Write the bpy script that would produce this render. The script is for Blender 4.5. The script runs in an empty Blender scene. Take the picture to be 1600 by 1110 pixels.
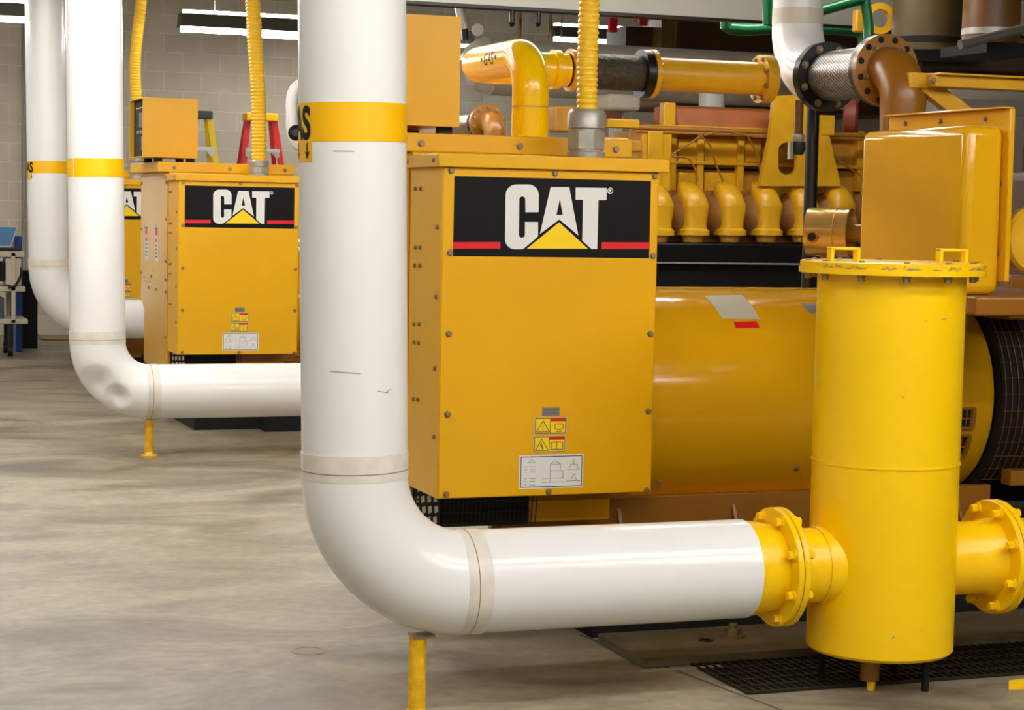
import bpy, bmesh, math, random
from mathutils import Vector, Matrix, geometry
random.seed(4)
R = math.radians
PI = math.pi
COL = bpy.context.scene.collection

# ------------------------------------------------------------------ camera
F = 3100.0; YAW = R(20.0); ROLL = 0.020; PITCH = math.atan((555-325)/F); CAMZ = 1.5
CP = Vector((0, 0, CAMZ))
fw = Vector((math.sin(YAW)*math.cos(PITCH), math.cos(YAW)*math.cos(PITCH), -math.sin(PITCH)))
r0 = Vector((math.cos(YAW), -math.sin(YAW), 0))
u0 = r0.cross(fw)
rt = r0*math.cos(ROLL) + u0*math.sin(ROLL)
up = u0*math.cos(ROLL) - r0*math.sin(ROLL)
def ray(px, py): return fw + rt*((px-800)/F) + up*((555-py)/F)
def at(px, py, Y):
    d = ray(px, py); return CP + d*(Y/d.y)
def atX(px, py, X):
    d = ray(px, py); return CP + d*(X/d.x)
def atZ(px, py, Z):
    d = ray(px, py); return CP + d*((Z-CAMZ)/d.z)
cam = bpy.data.cameras.new('camera'); co = bpy.data.objects.new('camera', cam); COL.objects.link(co)
m = Matrix.Identity(4)
for i, v in enumerate((rt, up, -fw)):
    for j in range(3): m[j][i] = v[j]
m.translation = CP
co.matrix_world = m
cam.sensor_width = 36; cam.lens = F/1600*36; cam.clip_start = .05; cam.clip_end = 100
bpy.context.scene.camera = co

# ------------------------------------------------------------------ materials
def lin(c):
    o = []
    for v in c[:3]:
        v = v/255
        o.append(v/12.92 if v <= .04045 else ((v+.055)/1.055)**2.4)
    return (*o, 1)
MATS = {}
def mat(name, rgb, rough=.4, metal=0, coat=0, var=0, vscale=3, bump=0, bscale=40, emit=0, spec=.5):
    if name in MATS: return MATS[name]
    M = bpy.data.materials.new(name); M.use_nodes = True; nt = M.node_tree; b = nt.nodes['Principled BSDF']
    c = lin(rgb)
    b.inputs['Base Color'].default_value = c; b.inputs['Roughness'].default_value = rough
    b.inputs['Metallic'].default_value = metal; b.inputs['Coat Weight'].default_value = coat
    b.inputs['Specular IOR Level'].default_value = spec
    tc = nt.nodes.new('ShaderNodeTexCoord')
    if var:
        n = nt.nodes.new('ShaderNodeTexNoise'); n.inputs['Scale'].default_value = vscale; n.inputs['Detail'].default_value = 5
        nt.links.new(tc.outputs['Object'], n.inputs['Vector'])
        rmp = nt.nodes.new('ShaderNodeValToRGB')
        rmp.color_ramp.elements[0].position = .3; rmp.color_ramp.elements[1].position = .7
        rmp.color_ramp.elements[0].color = tuple(x*(1-var) for x in c[:3])+(1,)
        rmp.color_ramp.elements[1].color = tuple(min(1, x*(1+var*.5)) for x in c[:3])+(1,)
        nt.links.new(n.outputs['Fac'], rmp.inputs['Fac']); nt.links.new(rmp.outputs['Color'], b.inputs['Base Color'])
    if bump:
        n = nt.nodes.new('ShaderNodeTexNoise'); n.inputs['Scale'].default_value = bscale; n.inputs['Detail'].default_value = 3
        nt.links.new(tc.outputs['Object'], n.inputs['Vector'])
        bp = nt.nodes.new('ShaderNodeBump'); bp.inputs['Strength'].default_value = bump; bp.inputs['Distance'].default_value = .01
        nt.links.new(n.outputs['Fac'], bp.inputs['Height']); nt.links.new(bp.outputs['Normal'], b.inputs['Normal'])
    if emit:
        b.inputs['Emission Color'].default_value = c; b.inputs['Emission Strength'].default_value = emit
    MATS[name] = M
    return M
AMBER = mat('amber_paint', (236, 176, 0), .33, var=.05, vscale=2, bump=.03, bscale=60)
AMBERG = mat('glossy_amber_paint', (226, 168, 14), .14, var=.05, vscale=2, bump=.025, bscale=9)
ENG = mat('engine_paint', (224, 168, 30), .32, var=.15, vscale=6)
ENGD = mat('dusty_engine_paint', (210, 148, 48), .45, var=.25, vscale=8)
SHADED_AMBER = mat('shaded_amber_paint', (150, 96, 22), .3, var=.1, vscale=6)  # the amber paint in dim light, shade mixed into the colour
RUSTY = mat('rusty_copper_paint', (176, 98, 48), .5, var=.25, vscale=5)
YEL = mat('bright_yellow_paint', (255, 205, 0), .3, var=.03, vscale=3, bump=.05, bscale=25)
YELG = mat('glossy_yellow_paint', (255, 207, 0), .18)
TAPE = mat('yellow_tape', (255, 192, 0), .35)
HOSE = mat('yellow_hose_plastic', (250, 200, 50), .3)
WHITE = mat('white_jacket', (238, 238, 236), .2, bump=.03, bscale=12)
WHITED = mat('grimy_white_jacket', (215, 208, 192), .35, var=.2, vscale=6)
SEAM = mat('dirty_seam', (228, 222, 210), .35, var=.13, vscale=14)
CRACK = mat('dark_seam_line', (150, 136, 112), .6)
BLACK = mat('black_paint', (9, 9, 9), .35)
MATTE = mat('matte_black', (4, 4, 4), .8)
DECALK = mat('black_decal', (8, 8, 8), .5, spec=.2)
DECALW = mat('white_decal', (232, 232, 228), .4)
DECALY = mat('yellow_decal', (255, 215, 0), .4)
DECALR = mat('red_decal', (225, 20, 35), .4)
DECALG = mat('grey_decal', (122, 122, 116), .4)
DECALB = mat('navy_ink', (40, 50, 95), .5)
INK = mat('grey_ink', (90, 90, 90), .5)
STEEL = mat('dull_steel', (172, 168, 158), .38, metal=.4, var=.15, vscale=20)
BOLTM = mat('bolt_steel', (150, 128, 92), .4, metal=.6)
GREY = mat('grey_paint', (140, 138, 130), .5)
BEAM = mat('pale_grey_paint', (178, 174, 160), .6, var=.05, vscale=2)
GREEN = mat('green_paint', (10, 92, 52), .25)
BROWN = mat('brown_sheet', (96, 62, 26), .4, var=.2, vscale=2)
OLIVE = mat('olive_brown_sheet', (110, 88, 44), .4, var=.15, vscale=2)
RED = mat('red_fibreglass', (200, 40, 36), .4)
REDB = mat('dull_red_paint', (150, 70, 50), .5)
BLUE = mat('blue_plastic', (20, 70, 160), .4)
CREAM = mat('cream_plastic', (196, 190, 168), .5)
WIRE = mat('brown_cable', (150, 96, 30), .5)
RUBBER = mat('black_rubber', (14, 14, 14), .6)
TUBE = mat('fluorescent_tube', (252, 249, 247), .5, emit=24)
ALU = mat('ladder_aluminium', (225, 225, 225), .35, metal=.3)

def braid():
    M = bpy.data.materials.new('braided_steel'); M.use_nodes = True; nt = M.node_tree; b = nt.nodes['Principled BSDF']
    b.inputs['Metallic'].default_value = .85; b.inputs['Roughness'].default_value = .35
    tc = nt.nodes.new('ShaderNodeTexCoord'); ad = []
    for s in (1, -1):
        mp = nt.nodes.new('ShaderNodeMapping'); mp.inputs['Rotation'].default_value = (R(30*s), R(35*s), R(45*s))
        w = nt.nodes.new('ShaderNodeTexWave'); w.inputs['Scale'].default_value = 32
        nt.links.new(tc.outputs['Object'], mp.inputs['Vector']); nt.links.new(mp.outputs['Vector'], w.inputs['Vector']); ad.append(w)
    mx = nt.nodes.new('ShaderNodeMath'); mx.operation = 'MULTIPLY'
    nt.links.new(ad[0].outputs['Fac'], mx.inputs[0]); nt.links.new(ad[1].outputs['Fac'], mx.inputs[1])
    r = nt.nodes.new('ShaderNodeValToRGB'); r.color_ramp.elements[0].color = (.09, .08, .065, 1); r.color_ramp.elements[1].color = (.55, .52, .47, 1)
    r.color_ramp.elements[1].position = .7
    nt.links.new(mx.outputs[0], r.inputs['Fac']); nt.links.new(r.outputs['Color'], b.inputs['Base Color'])
    return M
BRAID = braid()
BRAIDD = mat('dark_braid', (82, 76, 64), .5, metal=.5, bump=.8, bscale=120, var=.4, vscale=60)

def floor_mat():
    M = bpy.data.materials.new('sealed_concrete'); M.use_nodes = True; nt = M.node_tree; b = nt.nodes['Principled BSDF']
    b.inputs['Roughness'].default_value = .42; b.inputs['Specular IOR Level'].default_value = .35
    tc = nt.nodes.new('ShaderNodeTexCoord'); L = nt.links.new
    n1 = nt.nodes.new('ShaderNodeTexNoise'); n1.inputs['Scale'].default_value = .9; n1.inputs['Detail'].default_value = 8; n1.inputs['Distortion'].default_value = 1.2
    n1.inputs['Roughness'].default_value = .62
    n2 = nt.nodes.new('ShaderNodeTexNoise'); n2.inputs['Scale'].default_value = 25; n2.inputs['Detail'].default_value = 6
    mp = nt.nodes.new('ShaderNodeMapping'); mp.inputs['Scale'].default_value = (1, 1.6, 1)
    L(tc.outputs['Object'], mp.inputs['Vector']); L(mp.outputs['Vector'], n1.inputs['Vector']); L(tc.outputs['Object'], n2.inputs['Vector'])
    r1 = nt.nodes.new('ShaderNodeValToRGB'); e = r1.color_ramp.elements
    e[0].position = .34; e[0].color = lin((104, 96, 78)); e[1].position = .62; e[1].color = lin((164, 155, 134))
    L(n1.outputs['Fac'], r1.inputs['Fac'])
    r2 = nt.nodes.new('ShaderNodeValToRGB'); e = r2.color_ramp.elements
    e[0].position = .3; e[0].color = (.8, .8, .8, 1); e[1].position = .7; e[1].color = (1.08, 1.08, 1.06, 1)
    L(n2.outputs['Fac'], r2.inputs['Fac'])
    mx = nt.nodes.new('ShaderNodeMix'); mx.data_type = 'RGBA'; mx.blend_type = 'MULTIPLY'; mx.inputs[0].default_value = .8
    L(r1.outputs['Color'], mx.inputs[6]); L(r2.outputs['Color'], mx.inputs[7])
    L(mx.outputs[2], b.inputs['Base Color'])
    bp = nt.nodes.new('ShaderNodeBump'); bp.inputs['Strength'].default_value = .12; bp.inputs['Distance'].default_value = .01
    L(n1.outputs['Fac'], bp.inputs['Height']); L(bp.outputs['Normal'], b.inputs['Normal'])
    rr = nt.nodes.new('ShaderNodeMapRange'); rr.inputs['To Min'].default_value = .3; rr.inputs['To Max'].default_value = .6
    L(n1.outputs['Fac'], rr.inputs['Value']); L(rr.outputs[0], b.inputs['Roughness'])
    return M
def block_mat():
    M = bpy.data.materials.new('concrete_block'); M.use_nodes = True; nt = M.node_tree; b = nt.nodes['Principled BSDF']; L = nt.links.new
    b.inputs['Roughness'].default_value = .75
    tc = nt.nodes.new('ShaderNodeTexCoord'); sp = nt.nodes.new('ShaderNodeSeparateXYZ'); cb = nt.nodes.new('ShaderNodeCombineXYZ')
    L(tc.outputs['Object'], sp.inputs[0]); ad = nt.nodes.new('ShaderNodeMath'); ad.operation = 'ADD'
    L(sp.outputs['X'], ad.inputs[0]); L(sp.outputs['Y'], ad.inputs[1]); L(ad.outputs[0], cb.inputs['X']); L(sp.outputs['Z'], cb.inputs['Y'])
    br = nt.nodes.new('ShaderNodeTexBrick'); br.inputs['Scale'].default_value = 1
    br.inputs['Brick Width'].default_value = .42; br.inputs['Row Height'].default_value = .21; br.inputs['Mortar Size'].default_value = .007
    br.inputs['Mortar Smooth'].default_value = .4
    br.inputs['Color1'].default_value = lin((206, 197, 178)); br.inputs['Color2'].default_value = lin((196, 187, 168)); br.inputs['Mortar'].default_value = lin((220, 213, 196))
    L(cb.outputs[0], br.inputs['Vector'])
    n = nt.nodes.new('ShaderNodeTexNoise'); n.inputs['Scale'].default_value = 2.5; n.inputs['Detail'].default_value = 6
    L(tc.outputs['Object'], n.inputs['Vector'])
    r = nt.nodes.new('ShaderNodeValToRGB'); r.color_ramp.elements[0].color = (.82, .82, .8, 1); r.color_ramp.elements[0].position = .3; r.color_ramp.elements[1].position = .7
    L(n.outputs['Fac'], r.inputs['Fac'])
    mx = nt.nodes.new('ShaderNodeMix'); mx.data_type = 'RGBA'; mx.blend_type = 'MULTIPLY'; mx.inputs[0].default_value = 1
    L(br.outputs['Color'], mx.inputs[6]); L(r.outputs['Color'], mx.inputs[7]); L(mx.outputs[2], b.inputs['Base Color'])
    bp = nt.nodes.new('ShaderNodeBump'); bp.inputs['Strength'].default_value = .5; bp.inputs['Distance'].default_value = .01; bp.invert = True
    L(br.outputs['Fac'], bp.inputs['Height']); L(bp.outputs['Normal'], b.inputs['Normal'])
    return M
CONC = floor_mat(); BLOCK = block_mat()
CEIL = mat('ceiling_paint', (150, 146, 134), .8)

# ------------------------------------------------------------------ builders
WL = {}
def thing(name, label, cat, loc, group=None):
    o = bpy.data.objects.new(name, None); COL.objects.link(o); o.location = loc; o.empty_display_size = .1
    o['label'] = label; o['category'] = cat
    if group: o['group'] = group
    WL[o.name] = Vector(loc); return o
def tag(o, label, cat, group=None, kind=None):
    o['label'] = label; o['category'] = cat
    if group: o['group'] = group
    if kind: o['kind'] = kind
    return o
def frame(n):
    n = n.normalized(); a = Vector((0, 0, 1)) if abs(n.z) < .9 else Vector((1, 0, 0))
    u = a.cross(n).normalized(); return u, n.cross(u)
class MB:
    def __init__(s): s.v = []; s.f = []; s.m = []; s.cur = 0; s.mats = []
    def use(s, M):
        if M not in s.mats: s.mats.append(M)
        s.cur = s.mats.index(M); return s
    def add(s, vs, fs):
        o = len(s.v); s.v += [Vector(v) for v in vs]
        for f in fs: s.f.append([o+i for i in f]); s.m.append(s.cur)
        return s
    def box(s, x0, x1, y0, y1, z0, z1):
        if x0 > x1: x0, x1 = x1, x0
        if y0 > y1: y0, y1 = y1, y0
        if z0 > z1: z0, z1 = z1, z0
        return s.add([(x, y, z) for z in (z0, z1) for y in (y0, y1) for x in (x0, x1)],
                     [(0, 2, 3, 1), (4, 5, 7, 6), (0, 1, 5, 4), (2, 6, 7, 3), (0, 4, 6, 2), (1, 3, 7, 5)])
    def sweep(s, pts, rad, seg=24, cap=True):
        pts = [Vector(p) for p in pts]; n = len(pts)
        if not hasattr(rad, '__len__'): rad = [rad]*n
        T = []
        for i in range(n):
            a = pts[max(0, i-1)]; b = pts[min(n-1, i+1)]
            T.append((b-a).normalized() if (b-a).length > 1e-9 else T[-1])
        u, w = frame(T[0]); vs = []
        for i in range(n):
            u = (u - T[i]*u.dot(T[i])).normalized(); w = T[i].cross(u)
            for k in range(seg):
                a = 2*PI*k/seg; vs.append(pts[i]+(u*math.cos(a)+w*math.sin(a))*rad[i])
        fs = []
        for i in range(n-1):
            for k in range(seg):
                k2 = (k+1) % seg; fs.append((i*seg+k, i*seg+k2, (i+1)*seg+k2, (i+1)*seg+k))
        if cap: fs.append(tuple(range(seg-1, -1, -1))); fs.append(tuple((n-1)*seg+k for k in range(seg)))
        return s.add(vs, fs)
    def cyl(s, p0, p1, r, seg=32): return s.sweep([p0, p1], r, seg)
    def lathe(s, p, axis, prof, seg=40, cap=True):
        p = Vector(p); axis = Vector(axis).normalized(); u, w = frame(axis); vs = []; n = len(prof)
        for (t, r) in prof:
            for k in range(seg):
                a = 2*PI*k/seg; vs.append(p+axis*t+(u*math.cos(a)+w*math.sin(a))*max(r, 1e-4))
        fs = []
        for i in range(n-1):
            for k in range(seg):
                k2 = (k+1) % seg; fs.append((i*seg+k, i*seg+k2, (i+1)*seg+k2, (i+1)*seg+k))
        if cap: fs.append(tuple(range(seg-1, -1, -1))); fs.append(tuple((n-1)*seg+k for k in range(seg)))
        return s.add(vs, fs)
    def ring(s, p, axis, ri, ro, t, seg=40):
        return s.lathe(p, axis, [(0, ri), (0, ro), (t, ro), (t, ri), (0, ri)], seg, cap=False)
    def prism(s, poly, o, u, v, d):
        """poly in (a,b) on origin o with axes u,v ; extruded by vector d"""
        o = Vector(o); u = Vector(u); v = Vector(v); d = Vector(d); n = len(poly)
        vs = [o+u*a+v*b for a, b in poly]+[o+u*a+v*b+d for a, b in poly]
        fs = [tuple(range(n)), tuple(range(2*n-1, n-1, -1))]
        for i in range(n): j = (i+1) % n; fs.append((i, i+n, j+n, j))
        return s.add(vs, fs)
    def build(s, name, M=None, parent=None, bevel=0, label=None, flat=False, kind=None):
        me = bpy.data.meshes.new(name)
        xs = [v.x for v in s.v]; ys = [v.y for v in s.v]; zs = [v.z for v in s.v]
        o = Vector(((min(xs)+max(xs))/2, (min(ys)+max(ys))/2, min(zs)))
        me.from_pydata([v-o for v in s.v], [], s.f)
        if not s.mats: s.mats = [M]; s.m = [0]*len(s.f)
        for mm in s.mats: me.materials.append(mm)
        for p, i in zip(me.polygons, s.m): p.material_index = i
        if flat: me.shade_flat()
        else:
            bm = bmesh.new(); bm.from_mesh(me); bmesh.ops.recalc_face_normals(bm, faces=bm.faces); bm.to_mesh(me); bm.free()
            me.shade_smooth(); me.set_sharp_from_angle(angle=R(38))
        ob = bpy.data.objects.new(name, me); COL.objects.link(ob)
        base = Vector((0, 0, 0))
        if parent is not None: ob.parent = parent; base = WL[parent.name]
        ob.location = o-base; WL[ob.name] = o
        if bevel:
            b = ob.modifiers.new('bevel', 'BEVEL'); b.width = bevel; b.segments = 3; b.limit_method = 'ANGLE'; b.angle_limit = R(40)
        if label: ob['label'] = label
        if kind: ob['kind'] = kind
        return ob
def copy_tree(o, loc=None, parent=None):
    c = o.copy(); COL.objects.link(c)
    if parent is not None: c.parent = parent
    if loc is not None: c.location = loc
    for ch in list(o.children): copy_tree(ch, None, c)
    return c
BC = {}
def bolt(parent, p, n, r=.009, h=.008, M=None, name='bolt'):
    M = M or BOLTM; key = (round(r, 4), round(h, 4), M.name)
    if key not in BC:
        b = MB(); b.lathe((0, 0, 0), (0, 0, 1), [(0, r*1.35), (h*.25, r*1.35), (h*.25, r)], 12, True)
        b.lathe((0, 0, h*.2), (0, 0, 1), [(0, r), (h*.75, r), (h*.8, r*.85)], 6)
        me = bpy.data.meshes.new('bolt'); me.from_pydata(b.v, [], b.f); me.materials.append(M); me.validate(); BC[key] = me
    o = bpy.data.objects.new(name, BC[key]); COL.objects.link(o); o.parent = parent
    o.location = Vector(p)-WL[parent.name]; o.rotation_mode = 'QUATERNION'; o.rotation_quaternion = Vector(n).to_track_quat('Z', 'Y')
    return o
def arc(c, a, b, rad, n=12, t0=0, t1=PI/2):
    """points c + a*cos + b*sin"""
    return [Vector(c)+Vector(a)*rad*math.cos(t0+(t1-t0)*i/n)+Vector(b)*rad*math.sin(t0+(t1-t0)*i/n) for i in range(n+1)]
def smooth(ctrl, n=10):
    c = [Vector(p) for p in ctrl]; c = [2*c[0]-c[1]]+c+[2*c[-1]-c[-2]]; out = []
    for i in range(1, len(c)-2):
        for k in range(n):
            t = k/n; a, b, d, e = c[i-1], c[i], c[i+1], c[i+2]
            out.append(.5*((2*b)+(-a+d)*t+(2*a-5*b+4*d-e)*t*t+(-a+3*b-3*d+e)*t**3))
    out.append(c[-2]); return out
def bolt_circle(parent, c, axis, rad, n, r, h, M=None, ph=.0):
    u, w = frame(Vector(axis))
    for k in range(n):
        a = 2*PI*(k+.5)/n+ph; bolt(parent, Vector(c)+(u*math.cos(a)+w*math.sin(a))*rad, axis, r, h, M)
def text_mesh(s, sx, sz, off=.0):
    cu = bpy.data.curves.new('t', 'FONT'); cu.body = s; cu.size = 1; cu.align_x = 'CENTER'; cu.offset = off; cu.resolution_u = 6
    ob = bpy.data.objects.new('t', cu); COL.objects.link(ob); dg = bpy.context.evaluated_depsgraph_get(); dg.update()
    me = bpy.data.meshes.new_from_object(ob.evaluated_get(dg)); vs = [(v.co.x*sx, v.co.y*sz) for v in me.vertices]; fs = [tuple(p.vertices) for p in me.polygons]
    bpy.data.objects.remove(ob); bpy.data.curves.remove(cu); bpy.data.meshes.remove(me); return vs, fs
def wrap_poly(b, vs, fs, c, axis, zero, rad, a0=0):
    """put flat (s,t) mesh on a cylinder: s arc length from angle a0 (from 'zero' dir), t along axis"""
    axis = Vector(axis).normalized(); zero = Vector(zero); zero = (zero-axis*zero.dot(axis)).normalized(); w = axis.cross(zero)
    bm = bmesh.new(); bv = [bm.verts.new((s, t, 0)) for s, t in vs]
    for f in fs:
        try: bm.faces.new([bv[i] for i in f])
        except ValueError: pass
    lo = min(s for s, t in vs); hi = max(s for s, t in vs); x = lo+.01
    while x < hi:
        bmesh.ops.bisect_plane(bm, geom=bm.verts[:]+bm.edges[:]+bm.faces[:], plane_co=(x, 0, 0), plane_no=(1, 0, 0)); x += .01
    bm.verts.index_update(); out = []
    for v in bm.verts:
        a = a0+v.co.x/rad; out.append(Vector(c)+axis*v.co.y+(zero*math.cos(a)+w*math.sin(a))*rad)
    ff = [tuple(v.index for v in f.verts) for f in bm.faces]; bm.free(); b.add(out, ff)

# ------------------------------------------------------------------ room
YW = 22.3; XL = -4.0; XR = 15.0; YF = -4.0; ZC = 4.4
def struct(name, b, M): o = b.build(name, M); o['kind'] = 'structure'; return o
struct('floor', MB().box(XL, XR, YF, YW, -.1, 0), CONC)
struct('ceiling', MB().box(XL, XR, YF, YW, ZC, ZC+.1), CEIL)
struct('wall_back', MB().box(XL, XR, YW, YW+.2, 0, ZC), BLOCK)
struct('wall_left', MB().box(XL-.2, XL, YF, YW, 0, ZC), BLOCK)
struct('wall_right', MB().box(XR, XR+.2, YF, YW, 0, ZC), BLOCK)
struct('wall_front', MB().box(XL, XR, YF-.2, YF, 0, ZC), BLOCK)
# saw-cut floor joints
b = MB()
b.box(XL, 2.0, 16.6, 16.61, 0, .0015)
p0 = atZ(905, 992, 0); p1 = atZ(1225, 1112, 0)
d = (p1-p0); n = Vector((-d.y, d.x, 0)).normalized()*.006
p1 = p0+d*1.6; b.add([p0-n+Vector((0, 0, .001)), p1-n+Vector((0, 0, .001)), p1+n+Vector((0, 0, .001)), p0+n+Vector((0, 0, .001))], [(0, 1, 2, 3)])
struct('trim_1', b, mat('joint_filler', (96, 90, 76), .9))

# ------------------------------------------------------------------ fluorescent fixtures
def fixture(x0, x1, y, z, label, group=None):
    t = thing('fluorescent_light', label, 'ceiling light', ((x0+x1)/2, y, z), group)
    hood = MB(); P = [(-.06, .19), (.06, .19), (.16, .05), (.15, .045), (.05, .17), (-.05, .17), (-.15, .045), (-.16, .05)]
    hood.prism([(a, c) for a, c in P], (x0, y, z-.03), (0, 1, 0), (0, 0, 1), (x1-x0, 0, 0))
    hood.box(x0-.004, x0, y-.16, y+.16, z+.02, z+.16); hood.box(x1, x1+.004, y-.16, y+.16, z+.02, z+.16)
    hood.build('hood', GREY, t)
    MB().cyl((x0+.02, y-.09, z+.02), (x1-.02, y-.09, z+.02), .022, 12).build('tube', TUBE, t)
    MB().cyl((x0+.02, y+.09, z+.02), (x1-.02, y+.09, z+.02), .022, 12).build('tube', TUBE, t)
    for x in (x0+.3, x1-.3): MB().cyl((x, y, z+.155), (x, y, ZC), .004, 6).build('hanger', STEEL, t)
    return t
def twin_fixture(x0, x1, y, z, label):
    t = thing('fluorescent_light', label, 'ceiling light', ((x0+x1)/2, y, z))
    hood = MB(); hood.prism([(-.12, .0), (.12, .0), (.06, .115), (-.06, .115)], (x0, y, z), (0, 1, 0), (0, 0, 1), (x1-x0, 0, 0)); hood.build('hood', mat('dark_hood', (70, 66, 52), .7), t, bevel=.003)
    MB().box(x0, x1, y-.10, y-.05, z-.045, z-.001).build('tube', TUBE, t)
    MB().box(x0+.03, x1, y-.03, y+.03, z+.116, z+.145).build('tube', TUBE, t)
    for x in (x0+.3, x1-.3): MB().cyl((x, y, z+.13), (x, y, ZC), .004, 6).build('hanger', STEEL, t)
    return t
a = at(280, 42, 16.8); c = at(36, 28, 16.8)
twin_fixture(a.x, a.x+1.9, 16.8, a.z, 'twin tube light hanging before block wall above the red ladder')
twin_fixture(c.x-2.4, c.x, 16.8, c.z, 'twin tube light cut off by the top left corner of the photo')
e0 = at(862, 58, 19.5); e1 = at(975, 62, 19.5)
twin_fixture(e0.x, e1.x, 19.5, e0.z, 'short twin tube light beyond the yellow corrugated hose and white duct')
k = 0
for (x0, y, z) in [(-2.6, 3.2, 3.3), (.2, 3.2, 3.3), (3.0, 3.2, 3.3), (5.2, .4, 3.3), (1.2, 1.6, 3.3), (3.8, 1.6, 3.3), (-2.4, -.6, 3.3), (1.4, -.6, 3.3), (-2.0, 8.9, 3.2), (.6, 8.9, 3.2), (2.9, 8.7, 3.2), (4.6, 11.6, 3.25), (-1.9, 10.3, 3.2), (.7, 10.3, 3.2),  # unseen lamps; those before vessel, middle engine and second pipe added to brighten
                   (-1.8, 13.5, 3.2), (.7, 13.8, 3.2), (-1.6, 20.2, 3.2), (4.4, 20.2, 3.2)]:
    fixture(x0, x0+2.4, y, z, 'unseen long hooded tube light hung over the generator hall', 'hooded tube lights over the generator hall')

# ------------------------------------------------------------------ CAT logo decal
def decal(name, parent, x0, x1, z0, z1, y):
    """black panel with lettering on plane y facing -Y"""
    b = MB(); W = x1-x0; H = z1-z0
    b.use(DECALK).box(x0, x1, y-.0012, y+.0003, z0, z1)
    def U(px, py):
        return (x0+W*((px-302+.0145*(py-183))/992), z1-H*((py-183-.0295*(px-302))/412))
    def poly(pts, M, lay=1):
        b.use(M); q = [U(*p) for p in pts]; n = len(q); yy = y-.0012-.0006*lay
        vs = [Vector((p[0], yy, p[1])) for p in q]
        tris = geometry.tessellate_polygon([[Vector((p[0], p[1], 0)) for p in q]])
        b.add(vs, [t_ if (q[t_[1]][0]-q[t_[0]][0])*(q[t_[2]][1]-q[t_[0]][1])-(q[t_[1]][1]-q[t_[0]][1])*(q[t_[2]][0]-q[t_[0]][0]) > 0 else t_[::-1] for t_ in tris])
    def rnd(cx, cy, rx, ry, a0, a1, n=8): return [(cx+rx*math.cos(R(a0+(a1-a0)*i/n)), cy+ry*math.sin(R(a0+(a1-a0)*i/n))) for i in range(n+1)]
    Cc = [(718, 373)]+rnd(666, 282, 52, 54, 0, -90)+rnd(605, 282, 52, 54, -90, -180)+rnd(603, 510, 52, 55, 180, 90)+[(640, 565), (700, 515), (716, 498), (716, 424), (650, 423)]
    Cc += rnd(635, 490, 15, 15, 0, 180, 6)+rnd(636, 305, 15, 15, 180, 360, 6)+[(652, 373)]
    poly(Cc, DECALW)
    poly([(778, 242), (825, 242), (825, 305), (808, 388), (825, 388), (823, 412), (725, 487)], DECALW)
    poly([(825, 242), (872, 242), (920, 497), (823, 412), (825, 388), (840, 388), (825, 305)], DECALW)
    poly([(905, 245), (1063, 248), (1063, 312), (1022, 312), (1017, 570), (988, 570), (940, 525), (943, 310), (905, 309)], DECALW)
    poly([(822, 427), (970, 568), (660, 563)], DECALY)
    poly([(296, 523), (528, 526), (528, 560), (296, 557)], DECALR); poly([(1040, 535), (1290, 539), (1290, 574), (1040, 571)], DECALR)
    ro = rnd(1082, 263, 15, 17, 0, 360, 16)[:-1]; ri = rnd(1082, 263, 11, 13, 0, 360, 16)[:-1]
    poly(ro, DECALW); poly(ri, DECALK, 2); poly([(1077, 256), (1086, 256), (1088, 262), (1083, 264), (1088, 272), (1084, 272), (1080, 266), (1080, 272), (1077, 272)], DECALW, 3)
    return b.build(name, None, parent, flat=True, label='black decal with white CAT lettering, yellow triangle and red stripes')
def sticker_lines(b, M, segs, X, Z, y, w=.0012):
    b.use(M)
    for (u0_, v0_, u1_, v1_) in segs:
        p = Vector((X(u0_), y, Z(v0_))); q = Vector((X(u1_), y, Z(v1_))); dd = (q-p)
        if dd.length < 1e-6: continue
        nn = Vector((-dd.z, 0, dd.x)).normalized()*w/2; b.add([p-nn, q-nn, q+nn, p+nn], [(0, 1, 2, 3)])
def warn(parent, x0, x1, z0, z1, y, kind):
    b = MB(); W = x1-x0; H = z1-z0; X = lambda u: x0+W*u; Z = lambda v: z1-H*v
    b.use(TANB).box(x0, x1, y-.001, y, z0, z1); b.use(DECALY).box(X(.035), X(.965), y-.0016, y-.0009, Z(.93), Z(.07))
    b.use(DECALR).box(X(.5), X(.965), y-.002, y-.0015, Z(.25), Z(.07))
    L = [(.05, .07, .95, .07), (.95, .07, .95, .93), (.95, .93, .05, .93), (.05, .93, .05, .07), (.49, .07, .49, .93)]
    L += [(.08, .84, .27, .2), (.27, .2, .46, .84), (.46, .84, .08, .84)]
    if kind == 0: L += [(.27, .42, .27, .64), (.27, .7, .27, .75), (.65, .4, .85, .4), (.65, .4, .6, .58), (.6, .58, .68, .72), (.68, .72, .82, .72), (.82, .72, .9, .58), (.9, .58, .85, .4), (.66, .83, .84, .83)]
    else: L += [(.22, .5, .32, .75), (.27, .45, .3, .8), (.55, .4, .55, .8), (.55, .4, .72, .36), (.72, .36, .72, .78), (.72, .36, .9, .4), (.9, .4, .9, .8), (.55, .8, .9, .8)]
    sticker_lines(b, INK, L, X, Z, y-.0024, W*.022)
    return b.build('warning_sticker', None, parent, label='yellow warning sticker')
TANB = mat('tan_sticker_border', (214, 178, 110), .5)
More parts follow.
